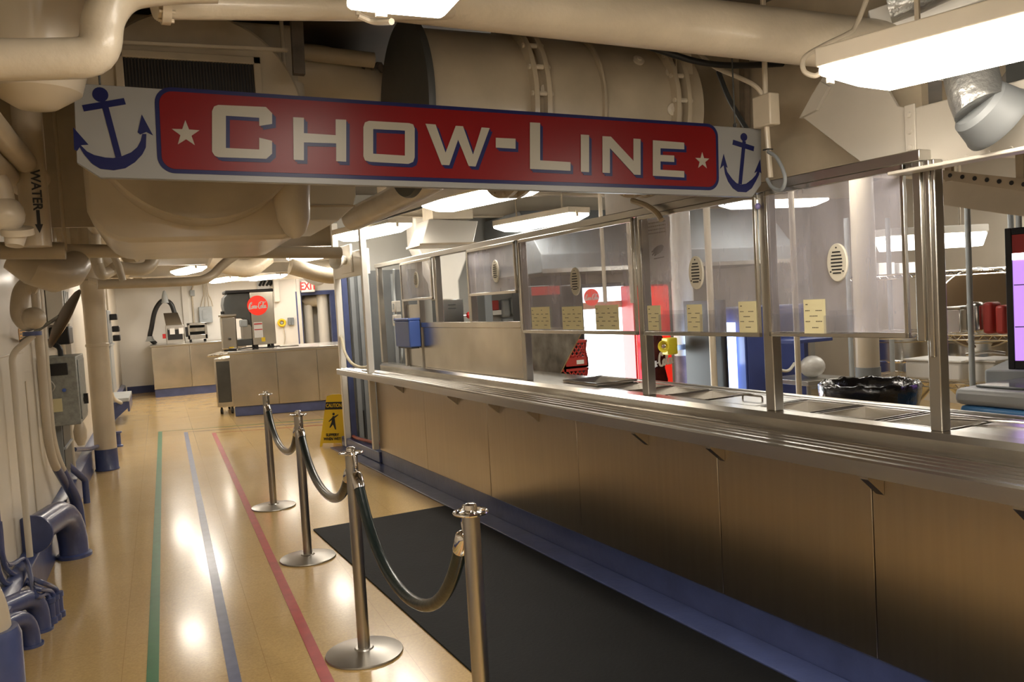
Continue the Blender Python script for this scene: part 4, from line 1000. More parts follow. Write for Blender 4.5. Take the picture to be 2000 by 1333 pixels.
# the big horizontal cylinder with flanges
YC = 3.62; RC = .35
ce = aty(795, 215, YC)
t = thing('fan_duct', 'large horizontal cream cylinder duct with bolted flanges above the sign', 'duct', (1.6, YC, ce.z-RC))
xe = ce.x; xr = aty(1312, 160, YC-.2).x+.06
B().lathe([(0, 0), (RC, 0), (RC, xr-xe), (0, xr-xe)], (xe+.012, YC, ce.z), (1, 0, 0), 72).build('barrel', CREAMD, t)
B().lathe([(0, -.02), (RC+.035, -.02), (RC+.04, -.01), (RC+.04, .008), (0, .008)], (xe, YC, ce.z), (1, 0, 0), 72).build('grey_end_plate', DGREY, t)
for px in (1045, 1170, 1316):
    xf = aty(px, 160, YC-RC*.9).x
    b = B(); th = .022 if px != 1170 else .012
    for o_ in ((-.03, .03) if px != 1170 else (0,)): b.lathe([(0, -th/2), (RC+(.045 if px != 1170 else .02), -th/2), (RC+(.045 if px != 1170 else .02), th/2), (0, th/2)], (xf+o_, YC, ce.z), (1, 0, 0), 72)
    f_ = b.build('flange', CREAMD, t)
    for k in range(20):
        a = 2*PI*k/20
        if px != 1170: B().lathe([(0, -.05), (.011, -.05), (.011, .05), (0, .05)], (xf, YC+math.cos(a)*(RC+.03), ce.z+math.sin(a)*(RC+.03)), (1, 0, 0), 6).build('bolt', CREAM, f_)
for px, py in ((1062, 180), (1255, 103), (1312, 140), (1308, 215)):
    p = aty(px, py, YC-RC*.95); o_ = V((p.x, YC, ce.z)); n_ = (V((0, p.y-YC, p.z-ce.z))).normalized()
    B().lathe([(0, 0), (.026, 0), (.028, .012), (.012, .016), (.01, .02), (0, .022)], o_+n_*(RC-.001), n_, 18).build('lug', CREAM, t)
# strap plate on the duct's right
b = B(); b.prism([(0, 0), (.11, .03), (.10, .22), (.05, .26), (.02, .2)], aty(1318, 175, 3.3), (1, 0, 0), (0, 0, 1), (0, .012, 0))
tag(b.build('strap_plate', CREAM), 'small torn-edged cream plate hanging by the flange right of the cylinder duct', 'plate')
# web panels over the counter
struct(B(CF).box(.56, .60, 2.35, 4.6, 2.079, CEIL).build('wall_over_counter', CREAMD, smooth=False))
bz = 1.995
t = thing('overhead_beam', 'white riveted steel beam with a cut diagonal end above the nearest screen', 'beam', C3(.31, 1.8, 2.0), TH)
BEAMP = mat('beam_paint', (.50, .46, .39), .45, var=.08, vs=3)
def P3(px, py): s, z = cnt(px, py, .43); return (s, z)
pl = [P3(1565, 228), P3(1606, 150), P3(1700, 150), P3(1735, 178), P3(1752, 208), P3(1790, 212), P3(1790, 335), P3(1712, 341)]
for p_ in (5, 6): pass
pl = [(s, z) for s, z in pl]
b = B(CF); b.prism(pl, (.43, 0, 0), (0, 1, 0), (0, 0, 1), (.018, 0, 0)); b.build('gusset_plate', BEAMP, t, bevel=.003)
sl = P3(1780, 270)[0]; zb_b = P3(1790, 336)[1]; zt_b = zb_b+.24
b = B(CF); b.box(.415, .429, -.2, sl, zb_b, zt_b).box(.285, .36, -.2, sl, zb_b-.015, zb_b-.001); b.build('web', BEAMP, t, bevel=.004)
b = B(CF); b.box(.406, .4145, sl-.035, sl+.01, zb_b-.005, zt_b+.015)
sg_ = b.build('joint_strip', BEAMP, t, bevel=.003)
b = B(CF)
for k in range(4): b.lathe([(.012, 0), (.010, .006), (0, .009)], (.406, sl-.012, zb_b+.03+.062*k), (-1, 0, 0), 12)
b.build('rivets', BEAMP, sg_)
b = B(CF)
for k in range(9): b.lathe([(.009, 0), (.007, .004), (0, .006)], (.415, sl-.07-.05*k*1.6, zb_b+.018), (-1, 0, 0), 10)
b.build('rivet_line', BEAMP, t)
b = B(CF); pA = P3(1575, 170)
b.prism([P3(1590, 190), P3(1608, 160), P3(1625, 170), P3(1600, 215), P3(1567, 232)], (.41, 0, 0), (0, 1, 0), (0, 0, 1), (.018, 0, 0)); b.build('angle_lug', BEAMP, t)
# taped flexible duct with grey bell mouth
t = thing('exhaust_mouth', 'grey bell-mouthed exhaust duct wrapped in silver tape at the top right', 'duct', atd(1930, 290, 2.75))
FO = mat('crumpled_silver_tape', (.42, .42, .40), .28, .85, bump=1.0, bs=22, var=.3, vs=9)
Dm = 2.78
B().tube([atd(1893, 110, Dm+.05), atd(1897, 150, Dm), atd(1905, 185, Dm-.02), atd(1918, 212, Dm-.04)], .08, 28, radii=[.085, .083, .083, .086]).build('taped_sleeve', FO, t)
c0_ = atd(1913, 208, Dm-.03); c1_ = atd(1950, 236, Dm-.02); ax = (c1_-c0_).normalized()
B().lathe([(.0, -.02), (.08, -.015), (.098, .0), (.112, .06), (.118, .075), (.118, .085), (.108, .085), (.10, .06), (0, .04)], c0_, ax, 40).build('bell_mouth', mat('matt_dark_grey', (.10, .105, .105), .55), t)
# box ducts behind lamp B
b = B(); a = atd(1700, 52, 3.25); c = atd(2080, -75, 3.0); b.obox(a, c, .10, .10)
tag(b.build('cable_trunking', WHITEP, bevel=.004), 'white steel trunking running behind the large lamp at the top right', 'trunking')
tag(B().tube([atd(1735, 10, 3.15), atd(1790, -10, 3.1), atd(1900, -60, 3.0)], .07, 20).build('foil_duct', FO), 'silver foil covered flexible duct at the very top right behind the lamp', 'duct')
struct(B(CF).box(.7, .72, -1.2, 2.1, 2.1, CEIL).build('wall_over_galley', DGREY, smooth=False))
# lamp cable loops, top right
pipe('lamp_cable', [atd(1700, -20, 3.0), atd(1672, 50, 3.0), atd(1655, 66, 2.98), atd(1610, 88, 2.95), atd(1572, 112, 2.92), atd(1570, 138, 2.9), atd(1590, 148, 2.88), atd(1604, 142, 2.87)], .009, CREAM, 'cream cable looping down to the end of the large top right lamp', 'cable', sp=6, n=10)
# conduit and junction box beside the sign's right end
jb = cnt(1497, 215, .30)
t = thing('junction_box', 'cream junction box and conduit beside the right end of the sign', 'junction box', C3(.30, jb[0], 2.1), TH)
q1 = cnt(1478, 192, .30); q2 = cnt(1515, 243, .30)
B(CF).box(.27, .33, q2[0], q1[0], q2[1], q1[1]).build('case', CREAM, t, bevel=.006)
sc_ = (q1[0]+q2[0])/2
B(CF).tube([(.30, sc_, q2[1]), (.31, sc_, 2.08)], .012, 10).tube([(.30, sc_, q1[1]), (.31, sc_, 2.9)], .012, 10).build('conduit', CREAM, t)
B(CF).box(.284, .318, sc_-.014, sc_+.014, 2.2, 2.205).build('cable_tie', BLACK, t)
def Q(px, py, d): s, z = cnt(px, py, d); return C3(d, s, z)
pipe('loop_cable', [Q(1500, 296, .29), Q(1518, 310, .28), Q(1533, 345, .27), Q(1527, 370, .27), Q(1508, 366, .28), Q(1498, 350, .29)], .008, GREY, 'dark grey cable loop hanging right of the sign', 'cable', sp=6, n=10)
pipe('beige_cable', [Q(1365, 103, .25), Q(1395, 130, .26), Q(1440, 150, .27), Q(1475, 168, .28), Q(1492, 190, .295)], .010, CREAM, 'beige cable curving down to the junction box beside the sign', 'cable', sp=6, n=10)
pipe('black_hose', [aty(1240, 82, 3.15), aty(1300, 102, 3.1), aty(1370, 122, 3.08), aty(1440, 128, 3.08), aty(1540, 124, 3.1)], .014, BLACK, 'black hose drooping under the thick lagged pipe', 'hose', sp=6, n=12)
t = thing('unistrut', 'rusty brown steel channel hanging behind the sign by the lagged pipe', 'channel', Q(1445, 250, .5))
B().obox(Q(1453, 110, .52), Q(1455, 260, .52), .04, .03, (1, 0, 0)).build('upright', mat('rust_stained_channel', (.20, .15, .10), .6, var=.3, vs=20), t)
pipe('dark_strut', [Q(1403, 140, .45), Q(1425, 195, .45), Q(1458, 252, .45)], .012, DGREY, 'thin dark strut slanting down to the top of the sign', 'strut', sp=4, n=8)
tag(B().ball(Q(1480, 403, .34), .013, 12, (1, 1, 1.2)).build('violet_tag', mat('violet_plastic', (.25, .22, .5), .4)), 'small violet plastic tag on top of the screen post right of the hand poster', 'tag')
# grey cable over the second screen
pipe('torn_strap', [Q(1235, 392, .30), Q(1262, 402, .30), Q(1283, 417, .29), Q(1292, 430, .29)], .016, CREAMD, 'short bent beige pipe end poking below the sign over the hand poster', 'pipe', sp=5, n=10)
# top-left centre clutter between round duct and cylinder
t = thing('hanger_channel', 'rusty dark steel channel hanging between the round duct and the cylinder', 'channel', aty(583, 145, 3.35))
B().obox(aty(578, 20, 3.35), aty(584, 146, 3.35), .045, .035, (0, 1, 0)).build('upright', mat('dark_rusted_channel', (.09, .07, .05), .7, var=.4, vs=15), t)
pipe('cross_pipe', [aty(545, 97, 3.9), aty(730, 118, 3.9)], .036, CREAMD, 'straight cream pipe behind the rusty channel, left of the dark end plate')
pipe('curved_duct', [aty(560, 140, 4.1), aty(640, 146, 4.1), aty(720, 185, 4.15), aty(760, 240, 4.2)], .13, CREAM, 'wide cream curved duct behind the rusty channel, left of the dark end plate', sp=6, n=28)
t = thing('corrugated_lagging', 'dark corrugated lagging sheet overhead left of the cylinder duct', 'lagging', aty(660, 60, 4.3))
b = B(); L0 = aty(560, 20, 4.3); L1 = aty(760, 20, 4.3); N = 40; rows = []
for k in range(N+1):
    x_ = L0.x+(L1.x-L0.x)*k/N; z_ = 2.9+.02*math.sin(k*1.6); rows.append([b.v((x_, 4.0, z_-.12)), b.v((x_, 5.2, z_-.02))])
for k in range(N): b.face([rows[k][0], rows[k+1][0], rows[k+1][1], rows[k][1]])
o = b.build('sheet', mat('dark_lagging', (.12, .10, .085), .7, var=.4, vs=10), t); m_ = o.modifiers.new('thickness', 'SOLIDIFY'); m_.thickness = .01  # sheet in a dark, blotchy brown tone
pipe('lamp_cable', [aty(700, 30, 2.5), aty(730, 42, 2.5), aty(765, 42, 2.4)], .010, CREAM, 'cream cable drooping beside the top centre lamp', 'cable', sp=6, n=8, hang=(0,))

# ------------------------------------------------------------------ far serving area
def yb(px0, py0, px1, py1, Y):
    p = aty(px0, py0, Y); q = aty(px1, py1, Y); return min(p.x, q.x), max(p.x, q.x), min(p.z, q.z), max(p.z, q.z)
IA = R(-14); ic = onz(457, 815)
IF = M.Translation((ic.x, ic.y, 0)) @ M.Rotation(IA, 4, 'Z')
t = thing('island_counter', 'stainless steel island counter with navy base in the far serving area', 'counter', (ic.x+1.2, ic.y+.3, 0), IA)
IL, IDp, IZ = 2.7, 1.5, 1.05
B(IF).box(.02, IL, .02, IDp, 0, .16).build('navy_base', BLUE, t, bevel=.01)
xs = [0.0, .72, 1.36, 2.0, IL]
for a, c in zip(xs[:-1], xs[1:]): B(IF).box(a+.003, c-.003, 0, .02, .161, 1.0).build('front_panel', STEELR, t, bevel=.004)
B(IF).box(-.001, .019, .021, IDp, .161, 1.0).build('end_panel', STEEL, t, bevel=.004)
B(IF).box(.02, IL, .021, IDp, .161, 1.0).build('carcass', STEEL, t)
B(IF).box(-.02, IL, -.02, IDp+.02, 1.001, IZ).build('worktop', STEELB, t, bevel=.006)
b = B(IF)
for k in range(5): b.tube([(-.07-.075*k, .25, 1.0), (-.07-.075*k, 1.35, 1.0)], .011, 8)
for y_ in (.30, .8, 1.30): b.tube([(-.022, y_, .985), (-.40, y_, .985)], .010, 8)
tr = b.build('tray_bars', CHROME, t)
t = thing('beverage_cart', 'dark sided steel cart parked at the left end of the island under the tray bars', 'cart', IF @ V((-.22, .9, 0)), IA)
B(IF).box(-.33, -.06, .45, 1.35, .12, .93).build('body', STEELR, t, bevel=.01)
B(IF).box(-.30, -.09, .44, .4499, .2, .88).build('dark_front', DGREY, t, bevel=.004)
for x_ in (-.28, -.11):
    for y_ in (.55, 1.25): B(IF).lathe([(0, -.015), (.05, -.015), (.05, .015), (0, .015)], (x_, y_, .05), (1, 0, 0), 16).box(x_-.012, x_+.012, y_-.02, y_+.02, .05, .12).build('wheel', BLACK, t)
# far left counter
p = onz(300, 775)
fy = 18.85; a0 = aty(297, 700, fy).x
t = thing('back_counter', 'stainless steel cabinet counter with navy base against the far wall', 'counter', (a0+.8, fy+.5, 0))
B().box(a0+.01, a0+1.9, fy+.02, FARY-.04, 0, .17).build('navy_base', BLUE, t)
for k, (u0, u1) in enumerate(((0, .74), (.75, 1.48), (1.49, 1.9))):
    B().box(a0+u0, a0+u1, fy, fy+.03, .172, 1.06).build('door_panel', STEELR, t, bevel=.008)
B().box(a0, a0+1.9, fy+.031, FARY-.04, .172, 1.06).build('carcass', STEEL, t)
B().box(a0-.02, a0+1.92, fy-.02, FARY-.04, 1.061, 1.10).build('worktop', STEELB, t, bevel=.005)
CT = 1.10
# conveyor toaster with arched hose
def place(px0, py0, px1, Y, zb): x0, x1, z0, z1 = yb(px0, py0, px1, py0, Y); return x0, x1, max(z0, z1)
yt = 19.3
x0, x1, zt = place(319, 612, 357, yt, CT)
t = thing('food_warmer', 'steel food warmer with an upright lid and dark opening on the far counter', 'warmer', ((x0+x1)/2, yt+.2, CT))
B().box(x0+.02, x1, yt, yt+.5, CT+.001, CT+.40).build('body', STEEL, t, bevel=.01)
b = B(); b.hexa([(x0+.03, yt+.02, CT+.40), (x1-.02, yt+.02, CT+.40), (x1-.02, yt+.10, CT+.40), (x0+.03, yt+.10, CT+.40)], [(x0, yt+.20, zt), (x1-.10, yt+.20, zt), (x1-.10, yt+.24, zt), (x0, yt+.24, zt)]); b.build('lid', STEELB, t, bevel=.004)
B().box(x0+.05, x1-.04, yt-.006, yt-.0005, CT+.08, CT+.33).build('dark_opening', BLACK, t)
B().box(x0+.06, x1-.05, yt-.012, yt-.007, CT+.30, CT+.34).build('name_plate', STEELB, t)
for u in (.1, .28): B().box(x0+u, x0+u+.10, yt-.016, yt-.007, CT+.2, CT+.33).build('tag_card', PAPER, t)
B().box(x0-.05, x0+.015, yt+.02, yt+.12, CT+.12, CT+.22).build('red_switch', RED, t, bevel=.006)
yh = 19.9
hp = [aty(x, y, yh) for x, y in ((304, 672), (293, 660), (296, 640), (302, 610), (312, 592), (322, 587), (334, 594), (341, 612))]
t = thing('hose_arch', 'thick black hose arched over the food warmer with a grey cone clip', 'hose', (hp[3].x+.2, yh, CT))
B().tube(spline([V((hp[0].x, yh, CT+.001))]+hp[1:], 6), .05, 16).build('black_hose', BLACK, t)
B().lathe([(.09, 0), (.08, .04), (.05, .18), (.03, .26), (0, .28)], hp[5]+V((0, -.01, -.06)), (0, 0, 1), 20).build('grey_cone', GREYL, t)
B().lathe([(0, -.03), (.10, -.03), (.07, .03), (.06, .08), (0, .08)], hp[1]+V((0, -.02, -.05)), (0, 0, 1), 20).build('grey_foot', GREYL, t)
# white splash board behind
x0, x1, zt = place(366, 632, 404, yt, CT)
t = thing('conveyor_toaster', 'steel toaster with a dark slot on the far counter, below the fuse box', 'toaster', ((x0+x1)/2, yt+.2, CT))
B().box(x0, x0+.04, yt, yt+.5, CT+.06, zt).box(x1-.05, x1, yt, yt+.5, CT+.06, zt).box(x0, x1, yt, yt+.5, zt-.05, zt).box(x0, x1, yt+.42, yt+.5, CT+.06, zt).box(x0, x1, yt, yt+.5, CT+.06, CT+.16).build('shell', STEEL, t, bevel=.006)
B().box(x0+.04, x1-.05, yt+.02, yt+.06, (CT+zt)/2+.02, (CT+zt)/2+.10).build('slot_bar', CHROME, t)
B().box(x0+.04, x1-.05, yt+.30, yt+.41, CT+.16, zt-.06).build('dark_interior', BLACK, t)
B().box(x0-.05, x0-.002, yt+.02, yt+.2, CT+.12, zt-.08).build('control_strip', BLACK, t, bevel=.005)
b = B()
for q in ((x0+.05, yt+.05), (x1-.05, yt+.05), (x0+.05, yt+.45), (x1-.05, yt+.45)): b.lathe([(0, 0), (.02, 0), (.02, .06), (0, .06)], (q[0], q[1], CT+.001))
b.build('feet', BLACK, t)
# wall boxes at far wall
yw = FARY-.005
x0, x1, z0, z1 = yb(388, 600, 416, 630, 20.3)
t = thing('fuse_box', 'grey fuse box with conduits fanning up on the far wall', 'fuse box', ((x0+x1)/2, yw, z0))
B().box(x0, x1, yw-.16, yw, z0, z1).build('case', GREYL, t, bevel=.012)
B().box(x0+.07, x1-.1, yw-.175, yw-.161, z0+.08, z1-.08).build('raised_cover', GREYL, t, bevel=.004)
for k in range(4): B().tube(spline([(x0+.05+.09*k, yw-.06, z1), (x0+.10+.06*k, yw-.05, z1+.18), (x0+.14+.03*k, yw-.04, z1+.35), (x0+.13+.03*k, yw-.04, CEIL)], 4), .012, 6).build('conduit', CREAM, t)
x0, x1, z0, z1 = yb(371, 567, 381, 578, 20.3)
t = thing('outlet_box', 'small grey box with a conduit on the far wall left of the fuse box', 'outlet box', ((x0+x1)/2, yw, z0))
B().box(x0, x1, yw-.1, yw, z0, z1).build('case', GREYL, t, bevel=.008)
B().tube([(x0+.04, yw-.03, z0), (x0+.04, yw-.03, z0-.75)], .022, 8).tube([(x0+.04, yw-.03, z1), (x0+.16, yw-.03, z1+.3), (x0+.16, yw-.03, CEIL)], .018, 8).build('conduit', CREAM, t)
B().box(x0+.06, x0+.2, yw-.07, yw, z0-.8, z0-.62).build('socket', GREY, t, bevel=.01)
tag(B().box(*[c for c in (yb(401, 631, 405, 655, 20.3)[0], yb(401, 631, 405, 655, 20.3)[1])], yw-.05, yw, 1.55, 1.72).build('wall_socket', GREY, bevel=.008), 'little grey wall socket right of the toaster on the far wall', 'socket')
struct(B().box(aty(383, 600, 20.3).x-.28, aty(383, 600, 20.3).x-.16, FARY-.06, FARY-.001, .2, CEIL).box(aty(560, 600, 20.3).x+.28, aty(560, 600, 20.3).x+.36, FARY-.06, FARY-.001, 0, CEIL).build('trim_6', WHITEP))
# drinks dispenser on the island
yd = 14.35
x0, x1, z0, z1 = yb(487, 570, 540, 672, yd)
t = thing('drinks_dispenser', 'steel soda dispenser with a round red Coca-Cola disc on its side', 'drinks dispenser', ((x0+x1)/2, yd+.2, IZ))
zb = IZ+.06
B().box(x0, x1, yd, yd+.62, zb, z1).build('steel_side', STEELR, t, bevel=.008)
xl = aty(436, 600, yd).x; xm = aty(450, 600, yd).x
b = B(); b.prism([(x0-.001, z1-.02), (xl+.08, z1-.02), (xl+.02, z1-.08), (xl, z1-.2), (xl+.02, z1-.38), (xl+.07, z1-.43), (x0-.12, z1-.44), (x0-.05, z1-.48), (x0-.001, z1-.6)], (0, yd+.02, 0), (1, 0, 0), (0, 0, 1), (0, .58, 0)); b.build('dark_hood', DGREY, t, bevel=.012)
B().box(xl+.04, x1+.01, yd-.01, yd+.63, z1-.018, z1+.035).build('black_lid', BLACK, t, bevel=.015)
B().box(xl+.05, x0-.002, yd+.05, yd+.55, zb, zb+.11).build('drip_tray', DGREY, t, bevel=.01)
B().box(x0-.14, x0-.002, yd+.05, yd+.5, zb+.11, z1-.55).build('lower_front', STEEL, t, bevel=.005)
B().box(x0-.19, x0-.06, yd+.0, yd+.1, z1-.58, z1-.46).build('nozzle_block', GREYL, t, bevel=.02)
b = B()
for x_ in (x0+.06, x1-.06, xl+.12):
    for y_ in (yd+.06, yd+.55): b.lathe([(0, 0), (.03, 0), (.025, .0595), (0, .0595)], (x_, y_, IZ+.0005))
b.build('feet', BLACK, t)
dcx, dcz = aty(503, 597, yd).x, aty(503, 597, yd).z; rr = .165
ds = B().lathe([(0, 0), (rr, 0), (rr, .004), (0, .004)], (dcx, yd-.0005, dcz), (0, -1, 0), 40).build('red_disc', REDM, t)
cola_script((dcx, yd-.0052, dcz), (1, 0, 0), (0, 0, 1), .28, 'wordmark', WHITEPL, ds)
B().box(x0+.03, x0+.17, yd-.003, yd-.0005, zb+.12, zb+.38).build('instruction_label', PAPER, t)
b = B().box(x0+.035, x0+.165, yd-.005, yd-.0031, zb+.34, zb+.36).box(x0+.035, x0+.165, yd-.005, yd-.0031, zb+.25, zb+.265); b.build('label_stripe', RED, t)
B().box(x0+.14, x0+.20, yd-.006, yd-.0031, zb+.05, zb+.12).build('yellow_sticker', YEL, t)
tag(B().tube(spline([(x0-.25, yd-.05, IZ+.012), (x0-.05, yd-.08, IZ+.03), (x0+.15, yd-.06, IZ+.012), (x0+.4, yd-.07, IZ+.02), (x1-.02, yd-.05, IZ+.012)], 5), .011, 6).build('power_cable', BLACK), 'black cables trailing along the island top under the soda dispenser', 'cable')
x0_, x1_, z0_, z1_ = yb(428, 608, 462, 668, yd-.15)
t = thing('drinks_urn', 'polished steel tea urn standing left of the soda dispenser', 'urn', ((x0_+x1_)/2, yd-.1, IZ))
B().box(x0_, x1_, yd-.35, yd-.12, IZ+.03, z1_-.1).build('body', STEELB, t, bevel=.02)
B().box(x0_-.02, x1_+.01, yd-.37, yd-.12, z1_-.1, z1_-.06).build('lid', STEEL, t, bevel=.01)
B().lathe([(0, 0), (.03, 0), (.03, .05), (0, .05)], (x0_+.04, yd-.3, z1_-.06)).build('knob', BLACK, t)
B().lathe([(.0, 0), (.02, 0), (.02, .06), (.01, .08), (0, .08)], ((x0_+x1_)/2, yd-.36, IZ+.2), (0, -1, 0)).build('tap', BLACK, t)
B().box(x0_+.1, x1_-.06, yd-.353, yd-.351, IZ+.05, IZ+.07).build('yellow_label', YEL, t)
B().box(x0_+.02, x1_-.02, yd-.33, yd-.14, IZ+.0005, IZ+.03).build('foot', BLACK, t)
q = aty(571, 676, 14.6)
tag(B().box(q.x-.25, q.x+.05, 14.2, 14.4, IZ+.001, IZ+.02).build('steel_tray', STEELB, bevel=.004), 'shiny steel tray on the island top right of the soda dispenser', 'tray')
# exit door, sign, pipes beyond
t = struct(B().box(DX0-.08, DX0+.05, FARY-.04, FARY+.12, 0, DZ+.05).box(DX1-.05, DX1+.08, FARY-.04, FARY+.12, 0, DZ+.05).box(DX0+.05, DX1-.05, FARY-.04, FARY+.12, DZ-.05, DZ+.05).build('door_1', BLUE))
x0, x1, z0, z1 = yb(589, 549, 616, 570, 20.2)
t = thing('exit_sign', 'white EXIT sign with red letters above the blue doorway', 'sign', ((x0+x1)/2, 20.3, z0))
B().box(x0, x1, 20.25, 20.4, z0, z1).build('case', WHITEPL, t, bevel=.008)
text('EXIT', (z1-z0)*.95, ((x0+x1)/2, 20.243, (z0+z1)/2), (1, 0, 0), (0, 0, 1), .006, 'letters', EXITR, t, bold=.006, sx=.72)
B().box((x0+x1)/2-.02, (x0+x1)/2+.02, 20.3, 20.34, z1, CEIL).build('hanger', CREAM, t)
yx = 20.95
t = thing('vent_stack', 'white lagged vent pipes standing beyond the blue exit doorway', 'pipes', (3.4, yx, 0))
c0_ = aty(604, 640, yx); c1_ = aty(634, 640, yx-.2)
B().lathe([(0, 0), (.11, 0), (.11, 1.95), (0, 1.95)], (c0_.x, yx, 0), (0, 0, 1), 24).build('left_riser', WHITEP, t)
B().lathe([(0, 0), (.14, 0), (.14, 2.15), (0, 2.15)], (c1_.x, yx-.15, 0), (0, 0, 1), 24).build('right_riser', WHITEP, t)
z_ = aty(604, 588, yx).z
B().tube([(c0_.x-.12, yx, z_-.04), (c0_.x-.06, yx, z_), (c1_.x+.16, yx, z_), (c1_.x+.22, yx, z_-.05)], .15, 22, radii=[.11, .15, .15, .1]).build('cross_drum', LAG, t)
x_ = aty(651, 640, yx).x
t = thing('safety_harness', 'dark hanging hoses at the right side of the exit doorway', 'hose', (x_, yx, 0.9))
B().tube(spline([(x_, 21.3, 2.1), (x_+.05, 21.0, 1.9), (x_+.02, 21.0, 1.5), (x_+.08, 21.05, 1.2), (x_, 21.0, .9), (x_, 21.0, .0)], 5), .025, 8).build('hose', BLACK, t)
B().ball((x_+.04, 20.98, 1.95), .07).ball((x_+.05, 20.98, 1.4), .06).build('fitting', DGREY, t)
# odds and ends on the far wall
x0, x1, z0, z1 = yb(534, 560, 548, 590, 20.3)
tag(B().box(x0, x1, yw-.18, yw, z0, z1+.2).build('wall_unit', WHITEP, bevel=.02), 'white wall unit on the far bulkhead right of the soda dispenser', 'wall unit')
p = aty(552, 631, 20.3)
t = thing('hose_reel', 'small yellow reel on the far wall right of the soda dispenser', 'reel', (p.x, yw, p.z-.1))
B().ring(.075, .03, (p.x, yw-.05, p.z), (0, 1, 0), 24, 10).build('yellow_rim', YEL, t)
B().lathe([(0, 0), (.05, 0), (.03, .04), (0, .05)], (p.x, yw-.01, p.z), (0, -1, 0)).build('hub', GREYL, t)
B().tube(spline([(p.x+.03, yw-.03, p.z-.10), (p.x+.05, yw-.03, p.z-.4), (p.x-.06, yw-.03, p.z-.7), (p.x-.3, yw-.03, p.z-.85)], 5), .011, 6).build('cord', CREAM, t)
for i, px in enumerate((567, 573)):
    p = aty(px, 628, 20.3); tag(B().box(p.x-.035, p.x+.035, yw-.08, yw, p.z-.09, p.z+.09).build('switch_box', GREY, bevel=.01), ('left' if i == 0 else 'right')+' of two small grey switches between the yellow reel and blue doorway', 'switch', 'paired switches on the far wall')
x0, x1, z0, z1 = yb(503, 550, 530, 566, 20.3)
t = thing('picture_board', 'black and white picture board high on the far wall above the soda dispenser', 'picture', ((x0+x1)/2, yw, z0))
B().box(x0, x1, yw-.04, yw, z0, z1).build('board', mat('pale_grey_board', (.55, .56, .56), .5), t)
b = B()
for k in range(4): b.tube(spline([(x0+.05+.08*k, yw-.045, z0+.1), (x0+.12+.09*k, yw-.045, z0+.22+.03*(k % 2)), (x0+.18+.08*k, yw-.045, z0+.3)], 4), .03, 6)
b.build('dark_shapes', BLACK, t)
# wet floor sign
wc = onz(668, 868); Y_ = wc.y-.1
t = thing('wet_floor_sign', 'yellow folding caution sign with a slipping figure on the floor by the doorway', 'floor sign', (wc.x, Y_+.15, 0), R(-8))
WF = M.Translation((wc.x-.03, Y_+.15, 0)) @ M.Rotation(R(-38), 4, 'Z')
for s, nm in ((-1, 'front_leaf'), (1, 'rear_leaf')):
    b = B(WF)
    yb_, yt_ = s*.17, s*.012
    ex, ez = V((1, 0, 0)), V((0, yt_-yb_, .60)).normalized(); nn = V((0, s*.6, .16)).normalized()*.006
    b.prism([(-.16, 0), (-.13, 0), (-.12, .04), (.12, .04), (.13, 0), (.16, 0), (.105, .60), (.04, .62), (-.04, .62), (-.105, .60)], (0, yb_, 0), ex, ez, nn)
    lf = b.build(nm, YEL, t, smooth=False)
    if s == -1:
        o = lambda x, y: WF @ (V((0, yb_, 0))+ex*x+ez*y-V((0, .6, -.158)).normalized()*.0075)
        E1 = WF.to_3x3() @ ex; E2 = WF.to_3x3() @ ez
        b = B(WF); b.prism([(-.118, .44), (.118, .44), (.110, .53), (-.110, .53)], V((0, yb_, 0))-V((0, .6, -.158)).normalized()*.0062, ex, ez, V((0, -.0012, 0))); bd = b.build('black_band', BLACK, lf, smooth=False)
        text('CAUTION', .062, o(0, .485)+E1.cross(E2)*.003, E1, E2, .002, 'lettering', YEL, t, bold=.001, sx=.74)
        text('SLIPPERY', .045, o(0, .135)+E1.cross(E2)*.002, E1, E2, .002, 'lettering', BLACK, t, bold=.0015, sx=.95)
        text('WHEN WET', .045, o(0, .088)+E1.cross(E2)*.002, E1, E2, .002, 'lettering', BLACK, t, bold=.0015, sx=.9)
        b = B(WF); O_ = V((0, yb_, 0))-V((0, .6, -.158)).normalized()*.0062
        F_ = [[(-.012, .36), (.012, .36), (.03, .27), (.045, .2), (.03, .2), (.0, .26), (-.035, .22), (-.045, .225), (-.02, .29)], [(.0, .35), (.06, .38), (.064, .372), (.01, .33)], [(-.01, .35), (-.06, .30), (-.055, .29), (-.005, .325)], [(.0+.016*math.cos(2*PI*k/12), .385+.016*math.sin(2*PI*k/12)) for k in range(12)]]
        for P in F_: b.prism(P, O_, ex, ez, V((0, -.0012, 0)))
        b.build('slipping_figure', BLACK, t, smooth=False)

# ------------------------------------------------------------------ overhead runs of the far region
def run(x, z, r, y0, y1, m, label, **k): return pipe('overhead_pipe', [(x, y0, z), (x, y1, z)], r, m, label, **k)
run(-.45, 2.45, .055, 5.4, 20.3, CREAMD, 'long cream overhead pipe nearest the left wall', n=14)
run(-.22, 2.52, .04, 5.4, 20.3, CREAM, 'slimmer overhead pipe second from the left wall', n=14)
run(.30, 2.60, .07, 6.0, 10.0, CREAM, 'wide overhead pipe above the green tape line', n=14, hang=(0, 1))
run(.95, 2.58, .05, 5.6, 16.0, CREAMD, 'overhead pipe running above the red tape line', n=14)
run(1.25, 2.66, .09, 5.0, 16.0, LAG, 'fat lagged overhead pipe above the barrier posts', n=16)
run(2.62, 2.62, .05, 10.2, 20.3, CREAM, 'cream overhead pipe above the far blue doorway approach', n=14)
e = [aty(190, 556, 9.5), aty(300, 553, 9.6), aty(405, 548, 9.7), aty(440, 512, 9.9), aty(475, 490, 10.2)]
pipe('overhead_pipe', e, .05, CREAMD, 'low cream pipe crossing the far passage then bending up to the right', fil=.15)
